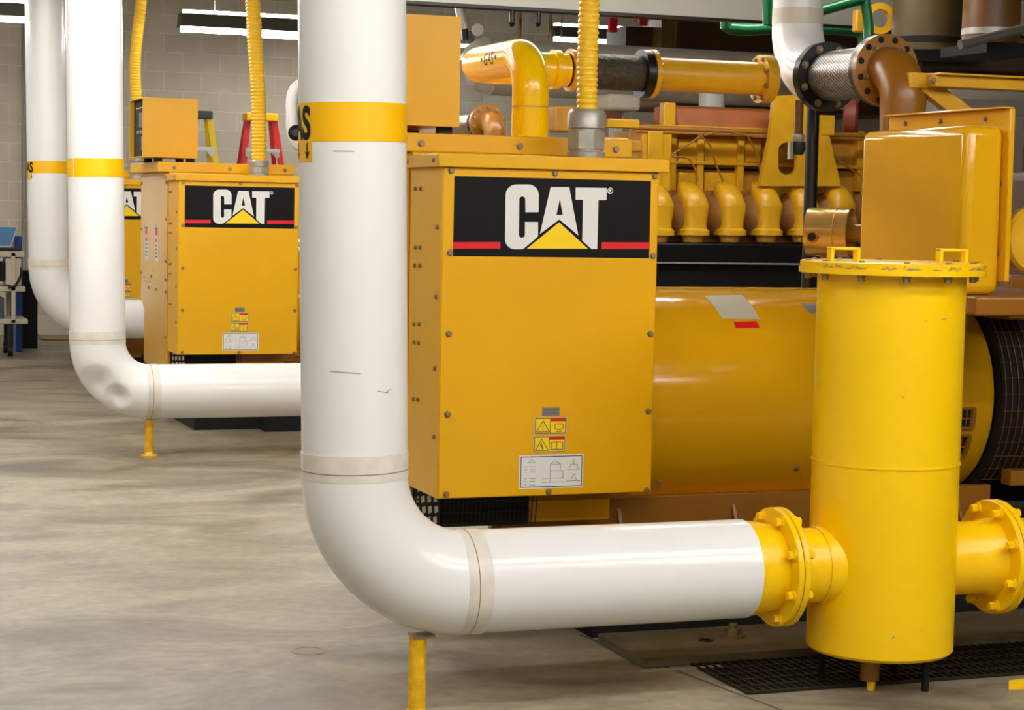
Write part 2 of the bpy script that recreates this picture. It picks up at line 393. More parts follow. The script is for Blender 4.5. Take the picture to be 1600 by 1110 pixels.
def diagram(parent, x0, x1, z0, z1, y):
    b = MB(); W = x1-x0; H = z1-z0; X = lambda u: x0+W*u; Z = lambda v: z1-H*v
    b.use(DECALW).box(x0, x1, y-.001, y, z0, z1)
    sticker_lines(b, DECALB, [(.025, .05, .975, .05), (.975, .05, .975, .95), (.975, .95, .025, .95), (.025, .95, .025, .05)], X, Z, y-.0016, W*.012)
    L = [(.14, .22, .19, .12), (.19, .12, .24, .22), (.14, .22, .24, .22), (.48, .28, .56, .17), (.56, .17, .64, .28), (.48, .28, .64, .28), (.48, .28, .48, .8), (.64, .28, .64, .45), (.48, .48, .68, .48), (.68, .48, .68, .72), (.36, .7, .7, .7), (.36, .82, .7, .82)]
    L += [(.8, .3, .9, .3), (.8, .3, .78, .44), (.9, .3, .92, .44), (.74, .45, .96, .45), (.85, .15, .85, .3), (.85, .58, .8, .8), (.85, .58, .9, .8), (.74, .8, .96, .8)]
    for v in (.34, .42, .5, .7, .78, .86, .9): L += [(.07, v, .12, v), (.16, v, .25, v)]
    sticker_lines(b, INK, L, X, Z, y-.0016, W*.006)
    return b.build('diagram_sticker', None, parent, label='white lifting diagram sticker')

# ------------------------------------------------------------------ generator with terminal cabinet
XA = 2.045; YA = 6.33
def make_generator():
    x0, x1 = XA, 2.836; z0, z1 = .513, 1.632
    t = thing('generator', 'x', 'generator', ((x0+3.3)/2, 7.2, 0))
    cab = MB().box(x0, x1, YA+.004, YA+.36, z0, z1).build('terminal_cabinet', AMBER, t, bevel=.003)
    MB().box(x0+.004, x1-.004, YA, YA+.006, z0+.002, z1-.002).build('front_panel', AMBER, cab, bevel=.002)
    MB().box(x0-.022, x1+.03, YA-.02, YA+.37, z1, z1+.045).build('cabinet_lid', AMBER, cab, bevel=.004)
    dx0, dx1 = at(711, 0, YA).x, at(1016, 0, YA).x
    decal('logo_decal', cab, at(710, 277, YA).x, at(1014, 405, YA).x, at(860, 402, YA).z, at(860, 279, YA).z, YA)
    P = lambda px, py: at(px, py, YA)
    for (px, py) in [(705, 267), (867, 271), (1023, 276), (703, 395), (1020, 400), (701, 522), (1016, 522), (699, 648), (1013, 643), (697, 773), (857, 769), (1010, 767)]:
        p = P(px, py); bolt(cab, (p.x, YA, p.z), (0, -1, 0), .0085, .010)
    def sx(px, py): return atX(px, py, x0)
    for (px, py) in [(650, 295), (658, 295), (650, 387), (657, 387), (649, 415), (657, 415), (648, 507), (656, 507), (648, 535), (655, 536), (647, 624), (654, 625)]:
        p = sx(px, py); bolt(cab, (x0, p.y, p.z), (-1, 0, 0), .006, .008)
    for (px, py) in [(684, 355), (682, 464), (680, 576), (679, 683)]:
        p = sx(px, py); bolt(cab, (x0, p.y, p.z), (-1, 0, 0), .0065, .008)
    for yy in (YA+.03, YA+.33): bolt(cab, (x0-.022, yy, z1+.022), (-1, 0, 0), .006, .006)
    def rect(px0, py0, px1, py1):
        a = P((px0+px1)/2, (py0+py1)/2); return P(px0, (py0+py1)/2).x, P(px1, (py0+py1)/2).x, P((px0+px1)/2, py1).z, P((px0+px1)/2, py0).z
    a = rect(847, 637, 874, 650); g = MB(); g.use(DECALG).box(a[0], a[1], YA-.0012, YA, a[2], a[3])
    sticker_lines(g, INK, [(.1, .3, .9, .3), (.1, .6, .9, .6)], lambda u: a[0]+(a[1]-a[0])*u, lambda v: a[3]-(a[3]-a[2])*v, YA-.0016, .003)
    g.build('rating_plate', None, cab, label='small grey plate')
    warn(cab, *rect(834, 652, 886, 679), YA, 0); warn(cab, *rect(832, 681, 884, 708), YA, 1)
    diagram(cab, *rect(811, 711, 911, 763), YA)
    # housing behind the cabinet
    pr = [(YA+.36, .36), (YA+.36, 1.69), (7.78, 1.69), (7.78, .80), (7.62, .72), (7.62, .36)]
    h = MB().prism(pr, (x0+.004, 0, 0), (0, 1, 0), (0, 0, 1), (x1-x0-.008, 0, 0)).build('terminal_housing', AMBERG, t, bevel=.006)
    MB().box(x0-.003, x0+.004, YA+.38, 7.76, .96, 1.67).build('side_panel', AMBERG, h, bevel=.002)
    MB().box(x0-.003, x0+.004, YA+.38, 7.6, .38, .94).build('side_panel', AMBERG, h, bevel=.002)
    for (yy, zz) in [(6.74, 1.62), (6.74, 1.38), (6.74, 1.1), (6.74, .98), (7.72, 1.62), (7.72, 1.3), (7.72, .99), (7.3, .98), (6.74, .9), (6.74, .6), (7.1, .9), (7.4, .9)]:
        bolt(h, (x0-.003, yy, zz), (-1, 0, 0), .008, .008)
    MB().box(x0-.065, 2.897, YA+.385, 7.86, 1.69, 1.757).build('top_cover', AMBER, h, bevel=.006)
    for (px, py) in [(658, 230), (812, 234), (962, 239)]:
        p = at(px, py, YA+.385); bolt(h, (p.x, YA+.385, 1.72), (0, -1, 0), .010, .010)
    for yy in (YA+.43, YA+.6): bolt(h, (x0-.065, yy, 1.722), (-1, 0, 0), .010, .006, STEEL)
    for (yy, zz) in ((7.05, 1.22), (7.45, 1.22)):
        s = MB(); s.use(DECALW).box(x0-.0045, x0-.003, yy, yy+.12, zz-.13, zz+.11); s.use(DECALR).box(x0-.0055, x0-.0044, yy+.015, yy+.105, zz, zz+.08)
        s.use(DECALW).box(x0-.006, x0-.0054, yy+.03, yy+.09, zz+.02, zz+.045)
        s.use(INK)
        for q in range(4): s.box(x0-.0055, x0-.0044, yy+.03, yy+.09, zz-.03-.025*q, zz-.018-.025*q)
        s.box(x0-.0055, x0-.0044, yy+.015, yy+.105, zz+.082, zz+.1); s.build('danger_sticker', None, h, label='white and red danger sticker')
    s = MB(); s.use(DECALY).box(x0-.0045, x0-.003, 7.22, 7.28, .985, 1.03); s.build('small_sticker', None, h, label='tiny yellow sticker')
    # generator barrel
    cy, cz, rr = 7.25, .765, .432
    barrel = MB().lathe((2.7, cy, cz), (1, 0, 0), [(0, rr-.02), (.02, rr), (1.84, rr), (1.86, rr-.012), (1.86, rr-.03)], 72).build('generator_barrel', AMBERG, t)
    MB().box(2.75, 4.52, 6.93, 7.6, .34, .39).build('mounting_foot', AMBERG, t, bevel=.004)
    # document and warning sticker stuck on the barrel
    def onbarrel(px, py, lift):
        d = ray(px, py); o = CP-Vector((0, cy, cz)); r_ = rr+lift
        A = d.y**2+d.z**2; B = 2*(o.y*d.y+o.z*d.z); C_ = o.y**2+o.z**2-r_*r_; k = (-B-math.sqrt(max(0, B*B-4*A*C_)))/(2*A); return CP+d*k
    def patch(corn, M, name, lab):
        (ax, ay), (bx, by), (cx_, cy_), (dx, dy) = corn; vs = []; N = 8
        A_ = [onbarrel(*q, .0015) for q in corn]
        ang = [math.atan2(q.z-cz, q.y-cy) for q in A_]; vv = []
        for i in range(N+1):
            for j in range(3):
                v = i/N; u = j/2
                xx = (A_[0].x*(1-u)+A_[1].x*u)*(1-v)+(A_[3].x*(1-u)+A_[2].x*u)*v
                aa = (ang[0]*(1-u)+ang[1]*u)*(1-v)+(ang[3]*(1-u)+ang[2]*u)*v
                vv.append(Vector((xx, cy+math.cos(aa)*(rr+.0015), cz+math.sin(aa)*(rr+.0015))))
        ff = [(i*3+j, i*3+j+1, i*3+j+4, i*3+j+3) for i in range(N) for j in range(2)]
        MB().add(vv, ff).build(name, M, barrel, label=lab)
    patch([(1100, 462), (1160, 461), (1187, 499), (1128, 498)], CREAM, 'paper_sheet', 'white paper sheet stuck on barrel')
    patch([(1146, 503), (1182, 502), (1187, 512), (1150, 513)], DECALR, 'red_sticker', 'small red sticker')
    patch([(1250, 474), (1300, 474), (1300, 491), (1266, 490)], DECALG, 'grey_sticker', 'grey sticker')
    for X in (3.72, 4.28): bolt(barrel, (X, cy-math.cos(R(38))*rr, cz-math.sin(R(38))*rr), (0, -.79, -.61), .008, .01)
    # louvre vents low at the drive end
    for k_, (a_, c_) in enumerate(((-4, -15), (-19, -33))):
        v = MB(); 
        def rp(X, ang, r_): return Vector((X, cy-math.cos(R(ang))*r_, cz+math.sin(R(ang))*r_))
        X0_, X1_ = 4.05, 4.46
        v.use(MATTE); v.add([rp(X0_, a_, rr+.002), rp(X1_, a_, rr+.002), rp(X1_, (a_+c_)/2, rr+.004), rp(X0_, (a_+c_)/2, rr+.004), rp(X1_, c_, rr+.002), rp(X0_, c_, rr+.002)], [(0, 1, 2, 3), (3, 2, 4, 5)])
        v.use(SHADED_AMBER)
        for q in range(18):
            X = X0_+(X1_-X0_)*(q+.5)/18; v.sweep([rp(X, a_, rr+.004), rp(X, (a_+c_)/2, rr+.008), rp(X, c_, rr+.004)], .0028, 5)
        for aa in (a_, (a_+c_)/2, c_): v.sweep([rp(X0_, aa, rr+.005), rp(X1_, aa, rr+.005)], .004 if aa == (a_+c_)/2 else .008, 6)
        for X in (X0_, X1_): v.sweep([rp(X, a_, rr+.005), rp(X, (a_+c_)/2, rr+.007), rp(X, c_, rr+.005)], .009, 6)
        v.build('vent_grille', None, barrel)
    # louvre grille and base below the cabinet
    g = MB(); g.use(MATTE).box(x0+.12, 2.50, YA+.33, YA+.35, .36, .56)
    g.use(BLACK)
    for q in range(22): xx = x0+.13+q*.0165; g.add([(xx, YA+.325, .36), (xx+.004, YA+.325, .36), (xx+.016, YA+.325, .55), (xx+.012, YA+.325, .55)], [(0, 1, 2, 3)])
    for q in range(5): g.box(x0+.12, 2.50, YA+.318, YA+.326, .37+q*.04, .373+q*.04)
    g.build('louvre_grille', None, t, label='black louvre grille')
    g = MB(); g.use(BLACK).box(x0+.012, x0+.115, YA+.32, YA+.335, .36, .52); g.use(DECALW)
    for q in range(4):
        for w_ in range(4): xx = x0+.022+q*.023+(.004 if w_ % 2 else 0); zz = .375+w_*.038; g.add([(xx, YA+.319, zz), (xx+.013, YA+.319, zz+.004), (xx+.011, YA+.319, zz+.028), (xx-.002, YA+.319, zz+.024)], [(0, 1, 2, 3)])
    g.build('perforated_guard', None, t, label='black guard with pale slots')
    g = MB()   # lattice guard at the non-drive end
    for q in range(9): g.cyl((x0+.02, YA+.30+q*.035, .34), (x0+.02, YA+.335+q*.035, .51), .004, 6); g.cyl((x0+.02, YA+.335+q*.035, .34), (x0+.02, YA+.30+q*.035, .51), .004, 6)
    for q in range(5): g.cyl((x0+.02, YA+.28, .35+q*.04), (x0+.02, YA+.66, .35+q*.04), .003, 6)
    g.build('lattice_guard', BLACK, t)
    g = MB().box(2.42, 4.56, YA+.50, YA+.54, .12, .42).box(2.42, 4.56, YA+.34, YA+.54, .10, .13).box(2.42, 2.9, YA+.345, YA+.36, .44, .50)
    for xx in (2.44, 2.92, 3.4, 3.9, 4.4): g.prism([(YA+.52, .42), (YA+.40, .16), (YA+.40, .12), (YA+.52, .12)], (xx, 0, 0), (0, 1, 0), (0, 0, 1), (.015, 0, 0))
    g.box(2.9, 3.02, YA+.33, YA+.40, .47, .50)
    g.build('base_frame', SHADED_AMBER, t, bevel=.002)
    MB().box(x0+.15, 4.56, YA+.2, 7.9, .0, .12).box(at(925, 990, YA+.02).x, 4.56, YA+.02, YA+.2, .0, .16).build('skid', MATTE, t)  # matte black and the forward sill stand in for deep shadow
    g = MB()
    for xx in (x0+.35, 3.2, 4.5):
        for yy in (YA+.3,): g.box(xx, xx+.14, yy-.06, yy+.06, 0, .05)
    g.build('isolator_pad', RUBBER, t)
    return t
genA = make_generator()
genA['label'] = 'near generator with large amber cabinet reading CAT behind the thickest white pipe'
bx = at(277, 552, 12.7)
OB = Vector((bx.x-XA, 12.7-YA, 0)); cx_ = at(120, 467, 17.2); OC = Vector((cx_.x-XA, 17.2-YA, 0))
genB = copy_tree(genA, genA.location+OB); genB['label'] = 'middle generator with full CAT cabinet below the yellow hose, left half of photo'
genC = copy_tree(genA, genA.location+OC); genC['label'] = 'farthest generator, amber cabinet mostly hidden between white pipe and middle cabinet'
for g_ in (genA, genB, genC): g_['group'] = 'generators in a row'
def zdel(root, off):   # sheet and stickers only sit on the near barrel
    for ch in root.children:
        if ch.name.startswith('generator_barrel'):
            for s_ in list(ch.children):
                if s_.name.startswith(('paper_sheet', 'red_sticker', 'grey_sticker')): bpy.data.objects.remove(s_)
zdel(genB, OB); zdel(genC, OC)

# small control box on each housing
def make_cbox():
    x1 = at(719, 115, YA+.47).x; x0 = x1-.365; y0, y1 = YA+.47, YA+1.0; z0, z1 = 1.786, 2.178
    t = thing('control_box', 'x', 'control box', ((x0+x1)/2, (y0+y1)/2, 1.757))
    w = .006
    s = MB().box(x0, x1, y0, y0+w, z0, z1).box(x0, x1, y1-w, y1, z0, z1).box(x0, x1, y0+w, y1-w, z1-w, z1).box(x0, x1, y0+w, y1-w, z0, z0+w).box(x1-w, x1, y0+w, y1-w, z0+w, z1-w)
    s.build('case', AMBER, t)
    f = MB(); f.use(MATTE).box(x0+.03, x0+.035, y0+.03, y1-w, z0+w, z1-w)
    f.use(INK).box(x0+.026, x0+.03, y0+.1, y0+.3, z0+.2, z0+.3); f.use(DECALW).box(x0+.027, x0+.03, y0+.05, y0+.42, z0+.33, z0+.335); f.use(DECALG).box(x0+.024, x0+.03, y0+.06, y0+.2, z0+.05, z0+.14)
    f.use(STEEL)
    for q in range(4): f.cyl((x0+.02, y0+.1+.08*q, z0+.17), (x0+.03, y0+.1+.08*q, z0+.17), .012, 12)
    f.build('face_plate', None, t)
    for q in ((x0+.09, y0+.05), (x1-.06, y0+.05), (x0+.09, y1-.08), (x1-.06, y1-.08)): MB().box(q[0], q[0]+.05, q[1], q[1]+.04, 1.757, z0).build('mount', RUBBER, t)
    return t
cbA = make_cbox(); cbA['label'] = 'plain amber control box on the near housing, right of the thickest white pipe'
cbB = copy_tree(cbA, cbA.location+OB); cbB['label'] = 'amber control box with open black side on top of the middle housing'
for q in (cbA, cbB): q['group'] = 'control boxes on the generator housings'

# ------------------------------------------------------------------ white pipes
def white_pipe(label, ytop, ybot, Y, seam_y, hx, hy, hend, wpx, band, Re, dent=False, gas=0):
    """ytop/ybot: (px,py) axis points of the riser ; hx,hy axis start of the horizontal run; hend = end X"""
    a = at(*ytop, Y); c = at(*ybot, Y); dep = (at(ybot[0], ybot[1], Y)-CP).dot(fw); r = wpx/2*dep/F
    ax = (a-c).normalized(); zc = at(hx, hy, Y).z
    base = c+ax*((zc+Re-c.z)/ax.z)       # joint riser/elbow
    t = thing('gas_pipe', label, 'pipe', (base.x, Y, zc-r), 'white pipes coming down beside the generators')
    topz = base+ax*((ZC-.0-base.z)/ax.z)
    MB().cyl(base, topz, r, 64).build('riser', WHITE, t)
    cen = Vector((base.x+Re, Y, zc+Re)); pts = arc(cen, (-1, 0, 0), (0, 0, -1), Re, 56)
    e = MB().sweep(pts, r*1.004, 64, False)
    if dent:
        for v in e.v:
            for dc, dr, dd in ((at(152, 604, Y-r*.9), .13, .05), (at(182, 622, Y-r*.9), .085, .05), (at(165, 640, Y-r*.7), .07, .04)):
                q = (v-dc).length
                if q < dr: v += Vector((.35, 1, .2)).normalized()*dd*(1-q/dr)**1.0*(1 if v.y < Y else 0)
    e.build('elbow', WHITE, t)
    hs = Vector((base.x+Re, Y, zc))
    MB().cyl(hs, (hend, Y, zc), r, 64).build('horizontal_run', WHITE, t)
    sm = MB(); sm.use(SEAM).ring(base-ax*.012, ax, r, r*1.012, .075, 64); sm.use(CRACK).ring(base+ax*.01, ax, r, r*1.016, .003, 64); sm.build('jacket_seam', None, t, label='grimy joint wrap')
    sm = MB(); sm.use(SEAM).ring(hs-Vector((.03, 0, 0)), (1, 0, 0), r, r*1.012, .075, 64); sm.use(CRACK).ring(hs, (1, 0, 0), r, r*1.016, .003, 64); sm.build('jacket_seam', None, t, label='grimy joint wrap')
    # band
    zb0 = at(ytop[0], band[1], Y).z; zb1 = at(ytop[0], band[0], Y).z
    def onax(z): return base+ax*((z-base.z)/ax.z)
    cview = (CP-onax(zb0)); cview.z = 0; cview.normalize()
    rb = r+.0015; H = (zb1-zb0)
    bb = MB(); bb.use(TAPE)
    if gas == 2:
        wrap_poly(bb, [(-r*PI*.33, 0), (r*PI*.62, 0), (r*PI*.62, H), (-r*PI*.33, H)], [(0, 1, 2, 3)], onax(zb0), ax, cview, rb, R(10))
        wrap_poly(bb, [(-r*1.9, 0), (-r*1.05, 0), (-r*1.05, H), (-r*1.9, H)], [(0, 1, 2, 3)], onax(zb0), ax, cview, rb, R(8))
    else: bb.ring(onax(zb0), ax, r, rb, H/ax.z, 64)
    if gas in (1, 3):
        lw = r*.95 if gas == 1 else r*.5
        a0 = R(-65)
        wrap_poly(bb, [(-lw, -H*.52), (r*.13 if gas == 1 else 0, -H*.52), (r*.13 if gas == 1 else 0, H*.02), (-lw, H*.02)], [(0, 1, 2, 3)], onax(zb0), ax, cview, rb+.0004, a0+R(10))
    bb.build('marking_band', None, t, label='yellow marking band')
    if gas in (1, 3):
        g = MB(); g.use(MATTE)
        vs, fs = text_mesh('GAS', H*.86, H*1.16, .035)
        mxs = max(v[0] for v in vs)
        wrap_poly(g, [(x-mxs, y) for x, y in vs], fs, onax(zb0+H*.09), ax, cview, rb+.0012, R(-49) if gas == 1 else R(-44))
        s = H*.5
        arr = [(-.06*s, -.1*s), (.06*s, -.1*s), (.06*s, -.62*s), (.22*s, -.55*s), (0, -.98*s), (-.22*s, -.55*s), (-.06*s, -.62*s)]
        wrap_poly(g, arr, [(0, 1, 2, 6), (2, 3, 4), (4, 5, 6), (2, 4, 6)], onax(zb0+H*.03), ax, cview, rb+.0012, R(-55) if gas == 1 else R(-50))
        wrap_poly(g, [(x-r*.42, y) for x, y in arr], [(0, 1, 2, 6), (2, 3, 4), (4, 5, 6), (2, 4, 6)], onax(zb0+H*.03), ax, cview, rb+.0012, R(-55) if gas == 1 else R(-50))
        g.build('lettering', None, t, label='black GAS lettering with arrow')
    return t, r, base, hs, onax, ax
YP = 5.48
hend = at(1159, 890, YP).x
pipA, rA, baseA, hsA, onA, axA = white_pipe('thickest white gas pipe at centre with yellow band, turning right before the big CAT cabinet', (550, 0), (554, 690), YP, 0, 735, 909, hend, 166, (163, 223), .335, gas=1)
YB = 11.6
pipB, rB, baseB, hsB, onB, axB = white_pipe('white gas pipe with dented elbow and split yellow band, second from the left', (146.5, 0), (152.5, 540), YB, 0, 245, 612, 5.2, 86, (248, 277), .30, dent=True, gas=2)
YC = 16.2
pipC, rC, baseC, hsC, onC, axC = white_pipe('farthest white gas pipe at the left edge before the laptop cart', (70, 0), (76, 420), YC, 0, 150, 499, 5.5, 61, (252, 271), .42, gas=3)
# scuffs on the near pipe
def scuff(parent, on, r, Y, pts, w=.003):
    for (px, py, ln, tilt) in pts:
        b = MB(); b.use(CRACK)
        p = at(px, py, Y-r); c_ = on(p.z); d_ = (Vector((px-554, 0, 0))).x/83; ang = math.asin(max(-.95, min(.95, (px-554)/83)))
        cv = (CP-c_); cv.z = 0; cv.normalize()
        wrap_poly(b, [(-ln/2, -w/2-tilt), (ln/2, -w/2+tilt), (ln/2, w/2+tilt), (-ln/2, w/2-tilt)], [(0, 1, 2, 3)], c_, (0, 0, 1), cv, r+.001, ang)
        b.build('scuff', None, parent, label='dark scuff mark')
scuff(pipA, onA, rA, YP, [(540, 583, .09, -.002), (598, 613, .035, -.003), (606, 611, .02, .004), (540, 236, .06, 0)], .0022)

def cylpost(name, label, px, py0, Y, r, zc, z1):
    p = at(px, py0, Y); t = thing(name, label, 'pipe support', (p.x, Y, 0), 'yellow posts under the white pipes')
    MB().cyl((p.x, Y, .01), (p.x, Y, z1), r, 24).build('post', mat('worn_yellow_paint', (240, 186, 20), .4, var=.3, vscale=30), t)
    MB().lathe((p.x, Y, 0), (0, 0, 1), [(0, r*1.9), (.01, r*1.9), (.012, r*1.3), (.03, r)], 24).build('base_flange', mat('worn_yellow_paint', (0, 0, 0)), t)
    MB().box(p.x-.02, p.x+.045, Y-.03, Y+.03, z1-.006, z1+.002).build('saddle', CRACK, t)
zA = hsA.z-rA; zB = hsB.z-rB
cylpost('pipe_support', 'yellow post under the near white elbow, cut by the bottom edge', 652, 1040, YP, .026, 0, zA+.002)
cylpost('pipe_support', 'yellow post with round foot under the dented white elbow', 233, 690, YB, .026, 0, zB+.004)

# ------------------------------------------------------------------ filter vessel
V = at(1384, 700, YP); vx = V.x; vr = .232; vz0 = .118; vz1 = 1.339; zc = hsA.z
ves = thing('gas_filter', 'bright yellow upright gas filter vessel with bolted lid, joined to the white pipe', 'filter vessel', (vx, YP, vz0))
body = MB().lathe((vx, YP, 0), (0, 0, 1), [(vz0+.01, .01), (vz0, .05), (vz0, vr-.01), (vz0+.01, vr), (.72, vr), (.721, vr+.003), (.727, vr+.003), (.728, vr), (vz1-.02, vr)], 96).build('vessel_body', YEL, ves)
lidr = .291
lid = MB().lathe((vx, YP, 0), (0, 0, 1), [(vz1-.022, lidr), (vz1-.004, lidr), (vz1-.004, lidr-.006), (vz1, lidr-.004), (vz1+.014, lidr-.004), (vz1+.016, lidr-.01)], 96).build('vessel_lid', YEL, ves)
chip = MB()
for q in range(60):
    a_ = R(-165+q*2.6+random.uniform(-.8, .8)); l_ = random.uniform(.005, .03)
    if random.random() < .35: continue
    wrap_poly(chip, [(-l_/2, -.0015), (l_/2, -.0005), (l_/2, .0015), (-l_/2, .0035)], [(0, 1, 2, 3)], (vx, YP, vz1+.002+random.uniform(-.006, .004)), (0, 0, 1), (1, 0, 0), lidr+.0006, a_)
chip.build('chipped_paint', CRACK, lid, label='brown chipped paint on the lid rim')
ch = MB()
for (px, py, w_, h_) in [(1462, 499, .02, .006), (1436, 501, .008, .003), (1407, 622, .01, .004), (1404, 998, .008, .012), (1446, 985, .005, .004)]:
    p = at(px, py, YP-vr); 
    a_ = math.asin(max(-.99, min(.99, (px-1384)/113))); cv = CP-Vector((vx, YP, CAMZ)); cv.normalize()
    wrap_poly(ch, [(-w_/2, -h_/2), (w_/2, 0), (w_/2, h_/2), (-w_/4, -h_/4+.002)], [(0, 1, 2, 3)], (vx, YP, max(p.z, vz0+.012)), (0, 0, 1), cv, vr+.001, a_)
ch.build('paint_chip', CRACK, body, label='dark paint chips')
for k in range(12):
    a_ = 2*PI*(k+.3)/12; p = (vx+math.cos(a_)*.263, YP+math.sin(a_)*.263, vz1+.014); bolt(lid, p, (0, 0, 1), .009, .007)
    bolt(lid, (p[0], p[1], vz1-.022), (0, 0, -1), .011, .02)
for px in (1313, 1474):
    hx = at(px, 405, YP).x; h = MB(); yy = YP-.02 if px < 1400 else YP-.05
    z_ = vz1+.014
    h.box(hx-.052, hx-.04, yy-.015, yy+.015, z_, z_+.045).box(hx+.04, hx+.052, yy-.015, yy+.015, z_, z_+.045).box(hx-.052, hx+.052, yy-.015, yy+.015, z_+.037, z_+.046)
    h.build('lift_handle', YEL, ves, bevel=.003)
# nozzles and flanges
fx = at(1205, 885, YP).x; fr = .186
n = MB().lathe((hend-.002, YP, zc), (1, 0, 0), [(0, rA-.006), (.03, rA-.006), (fx-hend-.01, .135), (fx-hend+.001, .135)], 64).build('pipe_flange_hub', YEL, ves)
for kx, nm in ((fx, 'flange'), (fx+.0225, 'flange')):
    o = MB().lathe((kx, YP, zc), (1, 0, 0), [(0, fr-.003), (.003, fr), (.0165, fr), (.0195, fr-.003)], 72).build(nm, YEL, ves)
    WL[o.name] = WL[o.name]
    bolt_circle(o, (kx if kx == fx else kx+.0195, YP, zc), (-1, 0, 0) if kx == fx else (1, 0, 0), .163, 8, .0135, .022, YEL)
MB().cyl((fx+.005, YP, zc), (vx-vr*.8, YP, zc), .118, 56).build('inlet_nozzle', YEL, ves)
MB().lathe((vx-vr-.012, YP, zc), (1, 0, 0), [(0, .120), (.012, .125), (.05, .129)], 48, False).build('weld_bead', YEL, ves)
gx = at(1543, 880, YP).x
MB().lathe((vx+vr*.8, YP, zc), (1, 0, 0), [(0, .118), (gx-vx-vr*.8-.04, .118), (gx-vx-vr*.8+.002, .130)], 56).build('outlet_nozzle', YEL, ves)
for kx in (gx, gx+.0225):
    o = MB().lathe((kx, YP, zc), (1, 0, 0), [(0, fr-.003), (.003, fr), (.0165, fr), (.0195, fr-.003)], 72).build('flange', YEL, ves)
    bolt_circle(o, (kx if kx == gx else kx+.0195, YP, zc), (-1, 0, 0) if kx == gx else (1, 0, 0), .163, 8, .0135, .03, YEL)
MB().lathe((gx+.04, YP, zc), (1, 0, 0), [(0, .145), (.05, .121), (.9, .121)], 56).build('outlet_pipe', YEL, ves)
dv = MB(); dv.use(SHADED_AMBER).cyl((vx-.06, YP-.05, .03), (vx-.06, YP-.05, vz0), .03, 20); dv.use(YEL).cyl((vx-.06, YP-.06, 0), (vx-.06, YP-.06, .035), .014, 12); dv.build('drain_plug', None, ves)
for (dx_, dy_) in ((.12, .1), (-.15, .1), (.1, -.12)): MB().cyl((vx+dx_, YP+dy_, 0), (vx+dx_, YP+dy_, vz0+.01), .012, 10).build('leg', MATTE, ves)

# ------------------------------------------------------------------ floor hardware by the near skid
a = at(955, 1004, 6.2)
rl = thing('floor_rail', 'dull steel floor rail with a big nut under the near white pipe', 'steel rail', (3.4, 6.22, 0))
p = atZ(958, 1003, .035); q_ = atZ(985, 1030, .035)
sA = p.y; sB = q_.y
MB().box(p.x, 6.5, sB, sA+.14, 0, .034).build('rail', mat('worn_rail_steel', (112, 101, 78), .55, var=.25, vscale=12), rl, bevel=.004)
h = atZ(1145, 995, .035); hb = MB(); hb.lathe((h.x, h.y, .034), (0, 0, 1), [(0, .042), (.01, .042), (.01, .03)], 20).lathe((h.x, h.y, .04), (0, 0, 1), [(0, .03), (.025, .03)], 6).lathe((h.x, h.y, .06), (0, 0, 1), [(0, .015), (.02, .015)], 16); hb.build('anchor_nut', BOLTM, rl)
h = atZ(1103, 1001, .035); MB().ring((h.x, h.y, .034), (0, 0, 1), .012, .026, .004, 24).build('bolt_hole_rim', BLACK, rl)
g0 = atZ(1052, 1026, 0); g1 = atZ(1120, 1090, 0)
gr = thing('floor_grating', 'dark steel bar grating in the floor below the filter vessel', 'grating', (3.5, (g0.y+g1.y)/2, 0))
gy0, gy1 = g1.y, g0.y-.0; gx0 = g0.x
gb = MB().box(gx0, gx0+1.9, gy0, gy1, .0005, .002); gb.build('trench_shade', MATTE, gr)  # flat black sheet painted as the dark depth below the bars
gb = MB()
for q in range(62): gb.box(gx0+q*.03, gx0+q*.03+.004, gy0, gy1, .002, .010)
for q in range(8): yy = gy0+(gy1-gy0)*q/7; gb.box(gx0, gx0+1.86, yy-.003, yy+.003, .003, .011)
gb.build('bars', mat('grating_steel', (44, 37, 22), .5, metal=.4), gr)
fr_ = MB().box(gx0-.2, gx0+.1, sB-.055, sB-.03, 0, .004).build('steel_edge_strip', mat('pale_steel', (170, 160, 140), .5)); tag(fr_, 'pale steel strip flush in the floor before the rail end', 'steel strip')
c_ = atZ(482, 1018, 0); tag(MB().ring((c_.x, c_.y, 0), (0, 0, 1), .052, .058, .002, 40).lathe((c_.x, c_.y, 0), (0, 0, 1), [(0, .052), (.001, .052)], 40).build('floor_plug', mat('plug_concrete', (150, 142, 124), .7)), 'small round plug flush in the bare concrete floor', 'floor plug')
# yellow wedge at bottom right
w0 = atZ(1576, 1078, 0); wd = MB().prism([(0, 0), (.3, -.05), (.3, .05)], (w0.x, w0.y, 0), (1, 0, 0), (0, 1, 0), (0, 0, .03)).build('yellow_wedge', YEL); tag(wd, 'yellow wedge lying on the floor at the bottom right corner', 'wedge')

